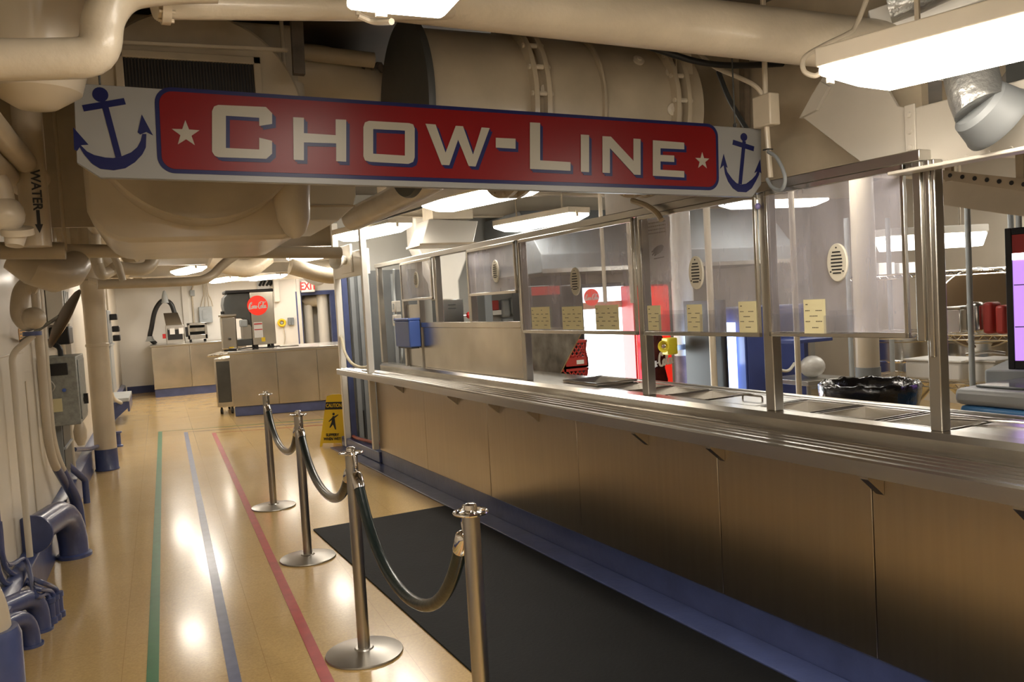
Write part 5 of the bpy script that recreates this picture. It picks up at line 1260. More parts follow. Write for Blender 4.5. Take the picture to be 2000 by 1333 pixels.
for i, (y_, x0_, x1_, zz) in enumerate(((5.9, WX, 3.2, 2.62), (8.0, WX, 1.75, 2.55), (10.6, WX, 9.0, 2.44), (13.2, WX, 9.0, 2.42), (16.0, WX, 9.0, 2.40), (18.9, WX, 9.0, 2.38))):
    b = B().box(x0_+.001, x1_, y_, y_+.012, zz, CEIL).box(x0_+.001, x1_, y_-.05, y_+.062, zz-.012, zz)
    o = struct(b.build('trim_%d' % (10+i), CREAM, smooth=False))
for i, (px, py, Y, dx, r) in enumerate(((640, 535, 11.6, 1.0, .11), (470, 520, 12.5, .8, .13), (250, 520, 8.5, .5, .06))):
    p = aty(px, py, Y)
    pipe('lagged_bend', [p+V((-dx/2, 0, .12)), p+V((-.1, .05, 0)), p+V((.15, .1, -.02)), p+V((dx/2, .2, .14))], r, LAG, ('lagged pipe bend with a hanging loop beside the white doorway head', 'bulky lagged bend above the soda dispenser', 'small lagged bends hanging right of the pillar head')[i], sp=6, n=16, hang=(0, 3))
pipe('drain_bend', [aty(585, 525, 14), aty(600, 545, 14), aty(622, 553, 14), aty(640, 540, 14), aty(660, 522, 14)], .045, WHITEP, 'white pipe dipping in a loop above the EXIT sign', sp=6, n=14, hang=(0, 4))
t = thing('taped_elbow', 'cream lagged elbow pair hanging just right of the pillar head', 'pipe elbow', aty(205, 520, 8.2))
B().tube(spline([aty(188, 500, 8.2)+V((0, 0, .65)), aty(188, 500, 8.2), aty(192, 520, 8.2), aty(200, 536, 8.2), aty(215, 530, 8.3), aty(228, 520, 8.3)], 5), .05, 14).build('elbow', LAG, t)
B().tube([aty(222, 500, 8), aty(232, 520, 8), aty(240, 548, 8)], .03, 12).build('drop', LAG, t)
# perforated tray and mesh above the far end of the counter
def slab(name, p, q, w, h, m, label, cat): return tag(B().obox(p, q, w, h).build(name, m, bevel=.004), label, cat)
slab('cable_tray', aty(700, 425, 6.6), aty(905, 352, 5.2), .30, .06, CREAMD, 'cream slanting cable tray below the sign, left of the lit lamp', 'cable tray')
pipe('lagged_pipe', [aty(690, 428, 6.0), aty(760, 395, 5.2), aty(860, 340, 4.4)], .085, LAG, 'lagged pipe slanting up behind the sign beside the square duct', n=20, hang=(1,))
t = thing('wire_bunch', 'bundle of dark cables strapped along the tray above the white doorway lamp', 'cables', aty(800, 408, 7.2))
for k in range(6):
    B().tube(spline([aty(690+6*k, 448-3*k, 8.2), aty(760, 425-5*k, 7.6), aty(845, 398-5*k, 7.0), aty(900, 372-4*k, 6.6)], 4), .010, 6).build('cable', GREY if k % 2 else DGREY, t)
# beams above counter (deck beams in the galley)
for i, (s_, z_) in enumerate(((4.8, 2.66), (6.0, 2.66), (7.4, 2.64), (8.9, 2.6))):
    b = B(CF).box(.5, 6.2, s_, s_+.012, z_, CEIL).box(.5, 6.2, s_-.05, s_+.062, z_-.012, z_); struct(b.build('trim_%d' % (20+i), CREAM, smooth=False))
# louvred air box and funnel duct
yl = 8.3
t = thing('supply_air_box', 'white tapered air supply box hanging behind the header rail', 'air box', aty(875, 475, yl))
a = [aty(838, 428, yl), aty(934, 432, yl)]; c = [aty(822, 476, yl-.3), aty(925, 474, yl-.3)]
b = B(); up = V((0, .45, 0))
b.hexa([c[0], c[1], c[1]+up, c[0]+up], [a[0], a[1], a[1]+up, a[0]+up]); b.build('hood_box', WHITEP, t, bevel=.008)
B().box(a[0].x+.05, a[1].x-.05, yl+.02, yl+.38, a[0].z, CEIL).build('neck', CREAM, t)
B().box(c[0].x-.02, c[1].x+.02, yl-.32, yl+.17, c[0].z-.02, c[0].z).build('rim', CREAMD, t)
yf = 9.0
t = thing('funnel_duct', 'white funnel duct narrowing down to a steel box behind the screens', 'duct', aty(880, 628, yf))
a = [aty(812, 480, yf), aty(917, 492, yf)]; c = [aty(858, 586, yf), aty(899, 586, yf)]
b = B(); P = [(a[0].x, CEIL), (a[0].x, a[0].z), (c[0].x-.02, c[0].z+.2), (c[0].x, c[0].z), (c[1].x, c[1].z), (c[1].x, c[1].z+.22), (a[1].x-.06, c[1].z+.42), (a[1].x, a[1].z), (a[1].x, CEIL)]
b.prism(P, (0, yf, 0), (1, 0, 0), (0, 0, 1), (0, .35, 0)); b.build('funnel', WHITEP, t, bevel=.02)
x0, x1, z0, z1 = yb(861, 586, 904, 627, yf)
B().box(x0, x1, yf-.05, yf+.35, z0-.25, z1).build('access_box', STEELB, t, bevel=.006)
b = B()
for z_ in (z1-.06, z1-.1): b.box((x0+x1)/2-.06, (x0+x1)/2+.03, yf-.056, yf-.051, z_-.008, z_)
b.build('latch', INK, t)
p = aty(917, 616, yf)
rd = B().tube([p, (x1, p.y, p.z)], .008, 8).build('damper_rod', CHROME, t)
B().ball(p, .042, 18).build('red_knob', RED, rd)
# red and grey boxes on the kitchen bulkhead
x0, x1, z0, z1 = yb(951, 588, 968, 606, lk)
t = thing('fire_box', 'red box on the kitchen bulkhead below the small cloudy screen', 'alarm box', ((x0+x1)/2, lk, z0))
B().box(x0, x1, lk-.12, lk, z0, z1).build('case', MAROON, t, bevel=.008)
B().box(x0-.01, x1+.02, lk-.14, lk-.001, z0-.06, z0-.003).build('white_shelf', WHITEP, t)
x0, x1, z0, z1 = yb(973, 586, 1020, 618, lk)
t = thing('breaker_panel', 'grey breaker boxes with moulded edges right of the red box', 'electrical box', ((x0+x1)/2, lk, z0))
B().box(x0, x0+(x1-x0)*.36, lk-.12, lk, z0, z1).build('small_case', GREYL, t, bevel=.03)
B().box(x0+(x1-x0)*.38, x1, lk-.15, lk, z0+.03, z1+.02).build('large_case', GREYL, t, bevel=.03)
B().box(x0+.02, x1+.3, lk-.08, lk, z0-.08, z0-.01).build('lower_case', GREYL, t, bevel=.02)
x0, x1, z0, z1 = yb(925, 560, 948, 700, lk)
tag(B().box(x0, x1, lk-.35, lk-.001, 0, 2.2).build('steel_cabinet', GREY, bevel=.01), 'tall dark grey cabinet against the kitchen bulkhead left of the red box', 'cabinet')
x0, x1, z0, z1 = yb(1036, 560, 1110, 700, lk)
tag(B().box(x0, x1, lk-.6, lk-.001, 0, 1.9).build('steel_cabinet', DGREY, bevel=.01), 'wide black cabinet against the kitchen bulkhead behind the wide screen', 'cabinet')
# sloping steel sheet
b = B(CF)
def q6(px, py): return cnt(px, py, .95)
b.prism([q6(1033, 640), q6(1140, 640), q6(1083, 750), q6(1033, 750)], (.95, 0, 0), (0, 1, 0), (0, 0, 1), (.012, 0, 0))
tag(b.build('slanted_steel_sheet', BURNT), 'heat-stained steel sheet with a slanted edge left of the glowing cooler', 'steel sheet')
# big extraction hood in the galley
x0, x1, z0, z1 = yb(1010, 455, 1490, 545, 8.6)
t = thing('extraction_hood', 'long dull steel extraction hood deep in the galley behind the wide screens', 'hood', ((x0+x1)/2, 9, 1.9))
b = B(); b.prism([(8.0, 1.88), (8.0, 2.08), (8.5, 2.6), (9.6, 2.6), (9.6, 1.88)], (x0, 0, 0), (0, 1, 0), (0, 0, 1), (x1-x0, 0, 0)); b.build('canopy', GREY, t, bevel=.01)
B().box(x0, x1, 7.985, 7.999, 1.875, 1.92).build('edge_gutter', STEEL, t)
# ---- glowing cooler
yk = 7.35
x0, x1, z0, z1 = yb(1120, 553, 1235, 700, yk)
xa, xb_ = aty(1141, 650, yk).x, aty(1222, 650, yk).x; zh = aty(1180, 603, yk).z; ztp = aty(1180, 553, yk).z
t = thing('glass_door_cooler', 'glowing white glass door cooler with a round red Coca-Cola disc on top', 'cooler', ((x0+x1)/2, yk+.3, 0))
B().box(x0, x1-.07, yk+.02, yk+.65, 0, ztp).build('cabinet', BLACK, t, bevel=.01)
B().box(x0, xa, yk-.01, yk+.0199, .1, ztp-.01).box(xb_, x1, yk-.01, yk+.0199, .1, ztp-.01).box(xa, xb_, yk-.01, yk+.0199, .1, .2).build('door_frame', BLACK, t, bevel=.004)
B().box(xa+.001, xb_-.001, yk+.0, yk+.019, .201, zh).build('lit_door', GLOWW, t)
B().box(xa+.001, xb_-.001, yk-.004, yk+.019, zh+.002, ztp-.04).build('lit_header', mat('lit_header_print', (.8, .85, .9), .4, emit=(.8, .9, 1), es=1.1), t)
B().box(xa+.001, xb_-.001, yk-.008, yk-.0045, zh+.002, zh+.07).build('header_stripe', mat('peach_stripe', (.75, .45, .3), .5), t)
pc = aty(1154, 581, yk); r_ = .085
ds = B().lathe([(0, 0), (r_, 0), (r_, .006), (0, .006)], (pc.x, yk-.011, pc.z), (0, -1, 0), 36).build('red_disc', REDM, t)
cola_script((pc.x, yk-.0175, pc.z), (1, 0, 0), (0, 0, 1), .15, 'wordmark', WHITEPL, ds)
# crates stack
ycr = 7.25
x0, x1, z0, z1 = yb(1072, 560, 1117, 700, ycr)
t = thing('display_cooler', 'black cooler with a red header left of the glowing cooler', 'cooler', ((x0+x1)/2, ycr+.3, 0))
B().box(x0-.1, x1, ycr+.2, ycr+.7, 0, aty(1090, 556, ycr).z).build('cabinet', BLACK, t, bevel=.01)
B().box(x0-.1, x1, ycr+.185, ycr+.199, aty(1090, 575, ycr).z, aty(1090, 556, ycr).z-.01).build('red_header', RED, t)
cp0 = aty(1085, 716, ycr); cp1 = aty(1131, 716, ycr)
zc = [aty(1110, 716, ycr).z, 0]
CR = .215; ncr = 3
zc0 = aty(1110, 717, ycr).z
labs = ['red plastic crate with a diamond lattice, visible above the counter edge', 'red plastic crate under the topmost crate, mostly behind the counter', 'red plastic crate on the floor, at the bottom of the crate stack']
zz = zc0
for i in range(3):
    t = thing('bottle_crate', labs[i], 'crate', ((cp0.x+cp1.x)/2, ycr, zz), 0, 'red crates by the coolers')
    X0, X1 = cp0.x, cp1.x; h_ = zz+.27 if i == 0 else zz+.27
    b = B().box(X0, X1, ycr-.2, ycr+.16, zz, zz+.02)
    for (a_, b_, c_, d_) in ((X0, X1, ycr-.2, ycr-.185), (X0, X1, ycr+.145, ycr+.16), (X0, X0+.015, ycr-.2, ycr+.16), (X1-.015, X1, ycr-.2, ycr+.16)): b.box(a_, b_, c_, d_, zz, zz+.10).box(a_, b_, c_, d_, zz+.24, zz+.265)
    b.build('frame', MAROON, t)
    b = B(); k = X0
    while k < X1-.02:
        b.obox((k, ycr-.192, zz+.10), (min(k+.1, X1-.01), ycr-.192, zz+.24), .010, .012, (0, 1, 0)); b.obox((min(k+.1, X1-.01), ycr-.192, zz+.10), (k, ycr-.192, zz+.24), .010, .012, (0, 1, 0)); k += .045
    b.build('lattice', MAROON, t, smooth=False)
    if i == 0: B().box(X1-.13, X1-.05, ycr-.206, ycr-.201, zz+.035, zz+.075).build('white_logo_patch', WHITEPL, t, bevel=.01)
    zz -= .268
    if zz < 0: break
zf = zz+.268
# ---- vending machine with bottle
yv_ = 7.1
x0, x1, z0, z1 = yb(1237, 556, 1314, 700, yv_)
t = thing('vending_machine', 'red soft drink machine with a giant bottle picture and white script', 'vending machine', ((x0+x1)/2, yv_+.3, 0))
ztp = aty(1270, 556, yv_).z
B().box(x0, x1, yv_+.02, yv_+.6, 0, ztp).build('cabinet', RED, t, bevel=.01)
B().box(x0+.01, x1-.01, yv_, yv_+.0199, .05, ztp-.02).build('front_panel', REDM, t, bevel=.006)
bx_ = aty(1281, 700, yv_).x; zb_ = aty(1281, 760, yv_).z
b = B(); zt_ = aty(1281, 650, yv_).z
pr = [(.0, .0), (.12, .0), (.13, .1), (.10, .25), (.13, .42), (.11, .55), (.045, .75), (.04, .86), (0, .86)]
hb = zt_-zb_+.15
P = [(bx_+w, zb_+h*hb/.86) for w, h in pr]+[(bx_-w, zb_+h*hb/.86) for w, h in reversed(pr)]
b.prism(P[:-1], (0, yv_-.004, 0), (1, 0, 0), (0, 0, 1), (0, .0035, 0)); b.build('bottle_picture', mat('dark_cola_brown', (.06, .012, .008), .25, var=.5, vs=14), t)
c_ = aty(1262, 706, yv_); cola_script((bx_+.01, yv_-.010, c_.z), (1, 0, .10), (-.10, 0, 1), .36, 'wordmark', WHITEPL, t)
# ---- pillar with yellow box
ypl = 6.8
pp_ = aty(1339, 700, ypl)
t = thing('galley_pillar', 'white galley pillar with a scuffed maroon and grey lower part', 'pillar', (pp_.x, ypl, 0))
zs = aty(1339, 694, ypl).z
B().lathe([(0, zs), (.105, zs), (.105, CEIL), (0, CEIL)], (pp_.x, ypl, 0), (0, 0, 1), 32).build('upper_shaft', WHITEP, t)
B().lathe([(0, 0), (.11, 0), (.11, zs-.001), (0, zs-.001)], (pp_.x, ypl, 0), (0, 0, 1), 32).build('lower_shaft', REDGREY, t)
pq = aty(1311, 676, ypl-.2)
t = thing('emergency_light', 'bright yellow emergency light fixed on the galley pillar', 'light', (pq.x, ypl-.15, pq.z-.09))
B().box(pq.x-.035, pq.x+.075, ypl-.2, ypl-.09, pq.z-.085, pq.z+.075).build('case', YELL, t, bevel=.012)
B().obox((pq.x+.03, ypl-.12, pq.z-.03), (pp_.x-.06, ypl-.07, pq.z-.03), .04, .05).build('bracket', STEEL, t)
B().lathe([(0, 0), (.045, 0), (.05, .03), (.058, .05), (.05, .052), (.04, .03), (0, .02)], (pq.x-.035, ypl-.16, pq.z), (-1, -.6, 0), 24).build('lamp_ring', YELL, t)
B().lathe([(0, 0), (.038, 0), (.02, .02), (0, .024)], (pq.x-.056, ypl-.172, pq.z), (-1, -.6, 0), 20).build('glass_eye', CHROME, t)
# ---- poles
for i, (px, r_, Y, l) in enumerate(((1393, .03, 6.1, 'thin cream pole right of the galley pillar'), (1188, .018, 6.6, 'thin white pipe dropping behind the wide screen over the glowing cooler'), (1240, .018, 6.3, 'thin white pipe dropping behind the wide screen beside the post'), (1558, .022, 5.0, 'thin pale post in front of the navy cabinet'))):
    p = aty(px, 700, Y); zlow = 0 if i in (0, 3) else aty(px, 592, Y).z
    t = tag(B().tube([(p.x, Y, zlow), (p.x, Y, CEIL)], r_, 14).build('thin_pole', CREAM), l, 'pole')
# ---- lit blue cabinet and navy cabinet
yq = 6.0
x0, x1, z0, z1 = yb(1412, 600, 1441, 700, yq)
t = thing('light_strip_cabinet', 'black edged cabinet glowing pale blue left of the navy cabinet', 'cooler', ((x0+x1)/2, yq+.2, 0))
xm = aty(1420, 650, yq).x; zt_ = aty(1425, 640, yq).z
B().box(x0, xm, yq, yq+.6, 0, zt_+.25).build('black_edge', BLACK, t, bevel=.004)
B().box(xm+.001, x1, yq+.012, yq+.6, 0, zt_+.04).build('lit_side', GLOWB, t)
B().box((xm+x1)/2-.01, x1-.015, yq+.004, yq+.0115, aty(1425, 714, yq).z, aty(1425, 660, yq).z).build('bright_slot', GLOWW, t)
x0, x1, z0, z1 = yb(1452, 590, 1582, 700, yq-.1)
NAVC = mat('navy_cabinet_enamel', (.035, .055, .20), .4, var=.1, vs=4)
t = thing('navy_cabinet', 'navy blue galley cabinet with a looped rope handle', 'cabinet', ((x0+x1)/2, yq, 0))
B().box(x0, x1, yq-.1, yq+.6, 0, aty(1500, 598, yq).z).build('body', NAVC, t, bevel=.01)
for u in (.02, .52): B().box(x0+(x1-x0)*u, x0+(x1-x0)*(u+.46), yq-.115, yq-.101, .1, aty(1500, 598, yq).z-.03).build('door', NAVC, t, bevel=.006)
B().tube(spline([aty(1517, 705, yq-.13), aty(1524, 722, yq-.14), aty(1540, 724, yq-.14), aty(1552, 710, yq-.13)], 6), .014, 10).build('rope_handle', TAN, t)
# ---- second pillar, sink clutter
y2 = 4.85
p = aty(1694, 690, y2); zs = aty(1694, 717, y2).z
t = thing('galley_pillar', 'pale round galley pillar behind the black bin', 'pillar', (p.x, y2, 0))
B().lathe([(0, zs), (.088, zs), (.088, CEIL), (0, CEIL)], (p.x, y2, 0), (0, 0, 1), 32).build('upper_shaft', CREAM, t)
B().lathe([(0, 0), (.094, 0), (.094, zs-.001), (0, zs-.001)], (p.x, y2, 0), (0, 0, 1), 32).build('grey_base', GREY, t)
ys = 5.2
x0, x1, z0, z1 = yb(1578, 735, 1664, 760, ys)
t = thing('work_table', 'steel work table with a navy shelf behind the black bin', 'table', ((x0+x1)/2, ys+.2, 0))
zt_ = aty(1620, 741, ys).z
B().box(x0, x1, ys, ys+.5, zt_-.04, zt_).build('table_top', STEEL, t, bevel=.004)
for a_ in (x0+.03, x1-.03):
    for c_ in (ys+.03, ys+.47): B().tube([(a_, c_, 0), (a_, c_, zt_-.041)], .018, 10).build('leg', STEEL, t)
for q_ in (x0+.02, x1-.08): B().box(q_, q_+.02, ys+.4, ys+.45, zt_, zt_+.35).build('upright', STEEL, t)
B().box(x0, x1-.04, ys+.15, ys+.48, zt_+.30, zt_+.33).build('navy_shelf', NAVC, t, bevel=.004)
sp_ = aty(1618, 722, ys)
t = tag(B().ball((sp_.x, ys+.18, zt_+.095), .10, 18, (1.15, .9, .93)).build('plastic_bag', mat('translucent_white_bag', (.6, .58, .53), .3, bump=.8, bs=14)), 'bulging white plastic bag on the work table behind the bin', 'bag')
# ---- black bin with liner
bd = atd(1697, 752, 5.0); zr = bd.z
t = thing('rubbish_bin', 'big round black bin with a shiny black liner over its rim', 'bin', (bd.x, bd.y, 0))
RB = .275
B().lathe([(0, 0), (RB*.82, 0), (RB*.84, .02), (RB*.98, zr-.06), (RB, zr-.02), (RB*.97, zr-.02), (RB*.93, zr-.1), (RB*.8, .05), (0, .04)], (bd.x, bd.y, 0), (0, 0, 1), 48).build('body', mat('charcoal_bin_plastic', (.03, .035, .038), .45), t)
b = B(); N = 72; rings = []
for j, (rr_, zz_) in enumerate(((.97, -.14), (1.01, -.10), (1.045, -.03), (1.05, .01), (1.0, .022), (.93, .012), (.88, -.04), (.82, -.14), (.6, -.25), (.3, -.3))):
    rings.append([b.v((bd.x+RB*(rr_+.010*math.sin(k*1.1+j))*math.cos(2*PI*k/N), bd.y+RB*(rr_+.010*math.sin(k*1.1+j))*math.sin(2*PI*k/N), zr+zz_+.005*math.sin(k*.9+j*1.7)+.003*math.sin(k*2.1))) for k in range(N)])
for i in range(len(rings)-1):
    for k in range(N): b.face([rings[i][k], rings[i][(k+1) % N], rings[i+1][(k+1) % N], rings[i+1][k]])
b.face(rings[-1]); b.build('liner', BLACKG, t, ang=80)
# ---- kettles, shelving, pans
for i, (px, py, Dk, r_, l) in enumerate(((1762, 690, 7.0, .27, 'polished steel steam kettle behind the double steel post'), (1915, 680, 7.0, .36, 'larger polished steel kettle beneath the wire shelf at the right'))):
    c_ = atd(px, 660, 7.7); 
    t = thing('steam_kettle', l, 'kettle', (c_.x, c_.y, 0), 0, 'steam kettles in the galley')
    B().lathe([(0, .45), (r_*.6, .47), (r_*.95, .6), (r_, .75), (r_, c_.z-.03), (r_+.015, c_.z-.02), (r_+.015, c_.z), (r_-.02, c_.z), (r_-.03, .8), (0, .6)], (c_.x, c_.y, 0), (0, 0, 1), 40).build('bowl', STEELB, t)
    B().lathe([(0, 0), (.15, 0), (.12, .46), (0, .46)], (c_.x, c_.y, 0)).build('pedestal', STEEL, t)
    B().ring(r_+.012, .014, (c_.x, c_.y, c_.z-.2), (0, 0, 1), 36, 8).build('band', CHROME, t)
c_ = atd(1915, 602, 7.4)
t = thing('kettle_lid', 'big round dark kettle lid standing open behind the wire shelving', 'lid', c_-V((0, 0, .36)))
B().lathe([(0, -.03), (.2, -.025), (.34, -.005), (.36, .01), (.345, .012), (.2, 0), (0, -.005)], c_, V((-.75, -.65, .05)), 48).build('disc', BROWN, t)
B().ring(.355, .012, c_, V((-.75, -.65, .05)), 48, 8).build('rim', STEEL, t)
# wire shelving, aligned to the counter
dS = (CF.inverted() @ atd(1895, 600, 5.9)); dd_ = dS.x
def s5(px, py): return cnt(px, py, dd_)
t = thing('wire_shelving', 'grey wire shelving unit stacked with pans beyond the double post', 'shelving', C3(dd_+.25, dS.y-.2, 0), TH)
sA = dS.y+.0; sB = sA+1.05; sC = sA-.44
zs_ = [s5(1895, 527)[1], s5(1895, 655)[1], s5(1895, 752)[1]]
for (d_, s_) in ((dd_, sA), (dd_+.5, sA), (dd_, sB), (dd_+.5, sB)):
    B(CF).tube([(d_, s_, 0), (d_, s_, 2.12)], .020, 12).build('upright', GREYL, t)
for z_ in zs_+[.25]:
    b = B(CF)
    for y_ in (0, .5): b.tube([(dd_+y_, sA-.02, z_), (dd_+y_, sB+.02, z_)], .006, 6).tube([(dd_+y_, sA-.02, z_-.035), (dd_+y_, sB+.02, z_-.035)], .005, 6)
    k = sA; up_ = True
    while k < sB-.03: b.tube([(dd_, k, z_ if up_ else z_-.035), (dd_, k+.035, z_-.035 if up_ else z_)], .003, 5); k += .035; up_ = not up_
    for q in range(22): b.tube([(dd_, sA+1.05*q/21, z_+.002), (dd_+.5, sA+1.05*q/21, z_+.002)], .003, 5)
    for s_ in (sA, sB): b.tube([(dd_, s_, z_-.01), (dd_+.5, s_, z_-.01)], .006, 6)
    b.build('wire_shelf', CHROME, t)
# second bay to the right of the post
t2 = thing('wire_shelving', 'near bay of grey wire shelving at the right, holding red ended pans', 'shelving', C3(dd_+.3, sC+.4, 0), TH)
for (d_, s_) in ((dd_, sC), (dd_+.5, sC), (dd_+.5, sA-.06)): B(CF).tube([(d_, s_, 0), (d_, s_, 2.1)], .020, 12).build('upright', GREYL, t2)
for z_ in zs_:
    b = B(CF)
    for y_ in (0, .5): b.tube([(dd_+y_, sC, z_), (dd_+y_, sA-.03, z_)], .006, 6).tube([(dd_+y_, sC, z_-.035), (dd_+y_, sA-.03, z_-.035)], .005, 6)
    k = sC; up_ = True
    while k < sA-.06: b.tube([(dd_, k, z_ if up_ else z_-.035), (dd_, k+.035, z_-.035 if up_ else z_)], .003, 5); k += .035; up_ = not up_
    for q in range(10): b.tube([(dd_, sC+(sA-.03-sC)*q/9, z_+.002), (dd_+.5, sC+(sA-.03-sC)*q/9, z_+.002)], .003, 5)
    b.build('wire_shelf', CHROME, t2)
def onshelf(px0, px1, py0, zbase, label, nm, cat, m, d0=.05, dp=.32, bev=.02, lid=None, grp=None):
    s1_, zt_ = s5(px0, py0); s0_, _ = s5(px1, py0)
    t = thing(nm, label, cat, C3(dd_+d0+dp/2, (s0_+s1_)/2, zbase), TH, grp)
    B(CF).box(dd_+d0, dd_+d0+dp, s0_, s1_, zbase+.006, zt_).build('body', m, t, bevel=bev)
    if lid: B(CF).box(dd_+d0-.008, dd_+d0+dp+.008, s0_-.008, s1_+.008, zt_+.001, zt_+.016).build('rim', lid, t, bevel=.004)
    return t
z1_ = zs_[1]
onshelf(1837, 1866, 605, z1_, 'plain steel container on the middle wire shelf, left of the upright', 'steel_container', 'container', STEELB, lid=STEELB, bev=.01)
onshelf(1874, 1902, 592, z1_, 'tall rounded steel pan stood on end on the middle wire shelf', 'upright_pan', 'pan', STEELB, bev=.03, dp=.10)
onshelf(1908, 1928, 592, z1_, 'tall red container just right of the grey shelf upright', 'red_container', 'container', MAROON, bev=.02, dp=.12, grp='red containers on the shelf')
onshelf(1933, 1953, 598, z1_, 'second, slightly shorter red container on the middle wire shelf', 'red_container', 'container', MAROON, bev=.02, dp=.12, grp='red containers on the shelf')
z2_ = zs_[2]
WT = mat('off_white_tub', (.72, .69, .63), .45)
onshelf(1758, 1868, 706, z2_, 'long off-white tub on the lower wire shelf behind the double post', 'food_tub', 'tub', WT, lid=WT, grp='white tubs on the lower shelf')
onshelf(1880, 1935, 708, z2_, 'off-white tub on the lower wire shelf, right of the upright', 'food_tub', 'tub', WT, lid=WT, grp='white tubs on the lower shelf')
sp0 = s5(1840, 702); 
tag(B(CF).tube(spline([(dd_+.1, s5(1870, 700)[0], s5(1870, 698)[1]+.01), (dd_+.15, s5(1905, 700)[0], s5(1905, 696)[1]+.02), (dd_+.2, s5(1930, 700)[0], s5(1935, 698)[1]+.01)], 4), .012, 8).build('steel_ladle', STEELB), 'steel ladle lying over the off-white tubs', 'ladle')
# stacked papers/boxes seen bright through the nearest screen
c_ = atd(1740, 530, 6.4)
for i, (px0, px1) in enumerate(((1716, 1748), (1756, 1800))):
    p = atd(px0, 514, 8.0); q = atd(px1, 536, 8.0); dv = (q-p); dv.z = 0; dv.normalize(); nv = V((-dv.y, dv.x, 0))
    b = B(); bl = V((p.x, p.y, q.z)); L_ = (V((q.x, q.y, 0))-V((p.x, p.y, 0))).length
    b.prism([(0, 0), (L_, 0), (L_, p.z-q.z), (0, p.z-q.z)], bl, dv, (0, 0, 1), nv*.2)
    tag(b.build('storage_box', WHITEPL, bevel=.004), ('left' if i == 0 else 'right')+' white box on the rack shelf under the bright hood lamp', 'box', 'white boxes under the hood lamp')
p = atd(1700, 545, 8.0); q = atd(1990, 520, 8.3); 
t = thing('rack_shelf', 'long steel rack shelf under the hood lamp carrying white boxes', 'shelf', (p+q)/2)
z_ = atd(1740, 537, 8.0).z-.012
B().obox((p.x, p.y+.1, z_), (q.x, q.y+.1, z_), .40, .022).build('shelf_board', STEEL, t, bevel=.003)
for u in (.02, .98): w_ = p.lerp(q, u); B().tube([(w_.x, w_.y+.2, 0), (w_.x, w_.y+.2, z_-.012)], .02, 10).build('leg', STEEL, t)
# perforated angle and cream beam over the galley at right
b = B(CF); sL = cnt(1826, 340, .85); sR = cnt(2060, 358, .85)
t = thing('perforated_angle', 'cream steel angle with a row of punched holes right of the double post', 'angle', C3(.85, 1.8, 2.1), TH)
def q85(px, py): return cnt(px, py, .85)
b = B(CF); b.prism([q85(1815, 330), q85(2080, 358), q85(2080, 386), q85(1815, 347)], (.85, 0, 0), (0, 1, 0), (0, 0, 1), (.012, 0, 0))
for k in (1850, 1990): s_, z_ = q85(k, 345+.1*(k-1850)); b.box(.856, .876, s_-.015, s_+.015, z_-.02, CEIL)
b.build('web', CREAMD, t)
b = B(CF)
for k in range(9):
    s_, z_ = q85(1832+24*k, 340+2.9*k); b.lathe([(0, 0), (.009, 0), (.009, .002), (0, .002)], (.849, s_, z_), (-1, 0, 0), 12)
b.build('punched_holes', INK, t)
b = B(CF); dB = 1.6
b.prism([cnt(1826, 350, dB), cnt(2080, 372, dB), cnt(2080, 432, dB), cnt(1960, 418, dB), cnt(1826, 398, dB)], (dB, 0, 0), (0, 1, 0), (0, 0, 1), (.05, 0, 0))
tag(b.build('galley_beam', CREAM), 'deep cream deck beam beyond the perforated angle at the right', 'beam')
# ---- chest freezer
fz0 = onz(1862, 768, .93); 
FF = M.Translation((fz0.x, fz0.y, 0)) @ M.Rotation(TH+R(-90), 4, 'Z')
t = thing('chest_freezer', 'blue ice cream chest freezer printed with fruit and topped by grey lids', 'freezer', FF @ V((.5, .3, 0)), TH)
B(FF).box(.02, 1.1, .02, .68, .02, .86).build('body', SKYB, t, bevel=.02)
B(FF).box(0, 1.115, 0, .70, .865, .96).build('grey_surround', FREEZ, t, bevel=.03)
B(FF).box(.08, 1.04, .08, .62, .961, .975).build('glass_lid', mat('dark_tinted_lid', (.16, .17, .17), .15), t, bevel=.006)
cols = ((.75, .45, .1), (.85, .8, .3), (.8, .25, .3), (.3, .6, .3), (.85, .6, .5))
fr_ = []
for k in range(12):
    y_ = -.65+.052*k; z_ = .73+.09*((k*7) % 3)/3+.02
    fr_.append((y_, z_, cols[k % 5]))
for k, (y_, z_, c_) in enumerate(fr_):
    m_ = bpy.data.materials.get('fruit_print_%d' % (k % 5)) or mat('fruit_print_%d' % (k % 5), c_, .45)
    B(FF).lathe([(0, 0), (.02, 0), (.02, .0012), (0, .0012)], (.0195, -y_, z_), (-1, 0, 0), 14).build('fruit_print', m_, t)
for k in range(10):
    m_ = bpy.data.materials['fruit_print_%d' % ((k+2) % 5)]
    B(FF).lathe([(0, 0), (.02, 0), (.02, .0012), (0, .0012)], (.08+.1*k, .0195, .75+.08*((k*5) % 3)/3), (0, -1, 0), 14).build('fruit_print', m_, t)
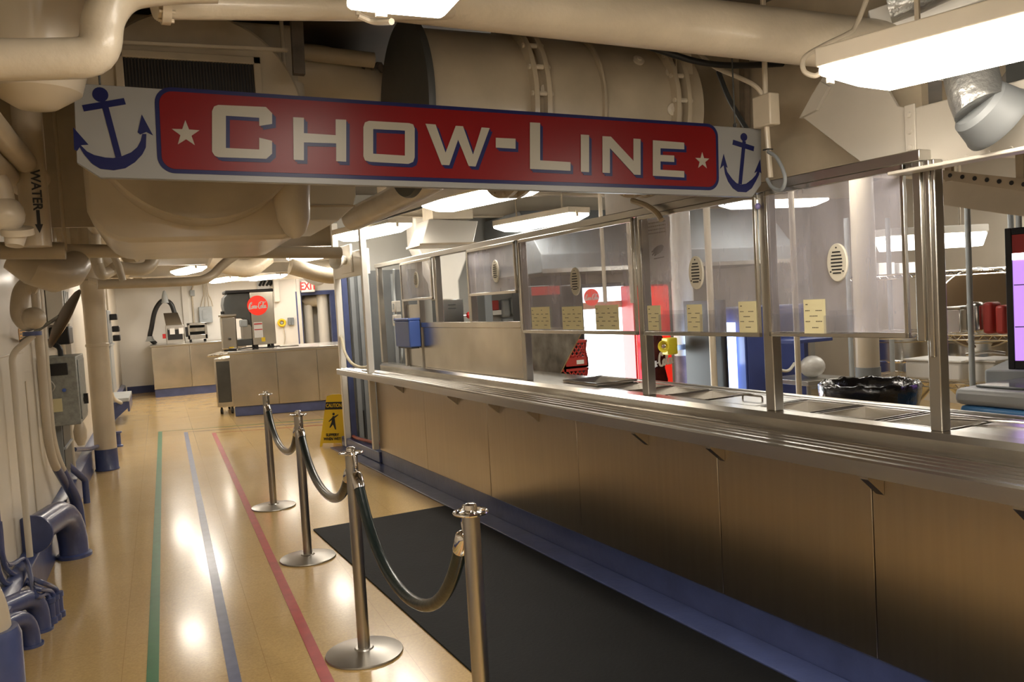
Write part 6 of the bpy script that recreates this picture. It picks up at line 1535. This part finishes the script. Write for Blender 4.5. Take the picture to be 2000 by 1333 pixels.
# ---- violet display cooler
m0 = atd(1966, 590, 4.95)
MFm = M.Translation((m0.x, m0.y, 0)) @ M.Rotation(R(-64), 4, 'Z')
zb0 = atd(1972, 722, 4.95).z; zt0 = atd(1966, 447, 4.95).z
t = thing('display_cooler', 'countertop display cooler glowing violet at the right edge', 'cooler', MFm @ V((.3, .3, zb0)), R(-64))
B(MFm).box(0, .62, .02, .6, zb0, zt0).build('cabinet', BLACK, t, bevel=.008)
B(MFm).box(0, .035, -.005, .0199, zb0, zt0).box(.585, .62, -.005, .0199, zb0, zt0).box(.035, .585, -.005, .0199, zb0, zb0+.05).box(.035, .585, -.005, .0199, zt0-.04, zt0).build('door_frame', BLACK, t, bevel=.004)
B(MFm).box(.036, .584, .005, .019, zb0+.051, zt0-.19).build('lit_interior', GLOWP, t)
B(MFm).box(.036, .584, .002, .019, zt0-.15, zt0-.041).build('red_header', RED, t)
B(MFm).box(.036, .584, .002, .019, zt0-.189, zt0-.151).build('bright_strip', GLOWW, t)
b = B(MFm)
for z_ in (zb0+.25, zb0+.5): b.box(.04, .58, -.001, .0045, z_, z_+.006)
b.box(.10, .106, -.001, .0045, zb0+.06, zt0-.2); b.build('shelf_lines', mat('violet_grey', (.2, .12, .3), .4), t)
cola_script(MFm @ V((.31, -.001, zt0-.095)), MFm.to_3x3() @ V((1, 0, 0)), (0, 0, 1), .3, 'wordmark', WHITEPL, t, .003)
t = thing('cooler_stand', 'grey steel stand carrying the violet display cooler', 'stand', MFm @ V((.3, .3, 0)), R(-64))
B(MFm).box(-.12, .66, -.04, .64, zb0-.09, zb0-.001).build('top_box', GREYL, t, bevel=.012)
for a_ in (-.08, .62):
    for c_ in (0, .6): B(MFm).tube([(a_, c_, 0), (a_, c_, zb0-.091)], .022, 10).build('leg', STEEL, t)
# world
w = bpy.data.worlds.new('world'); SC.world = w; w.use_nodes = True
w.node_tree.nodes['Background'].inputs[0].default_value = (.01, .01, .01, 1)
SC.view_settings.exposure = 1.62
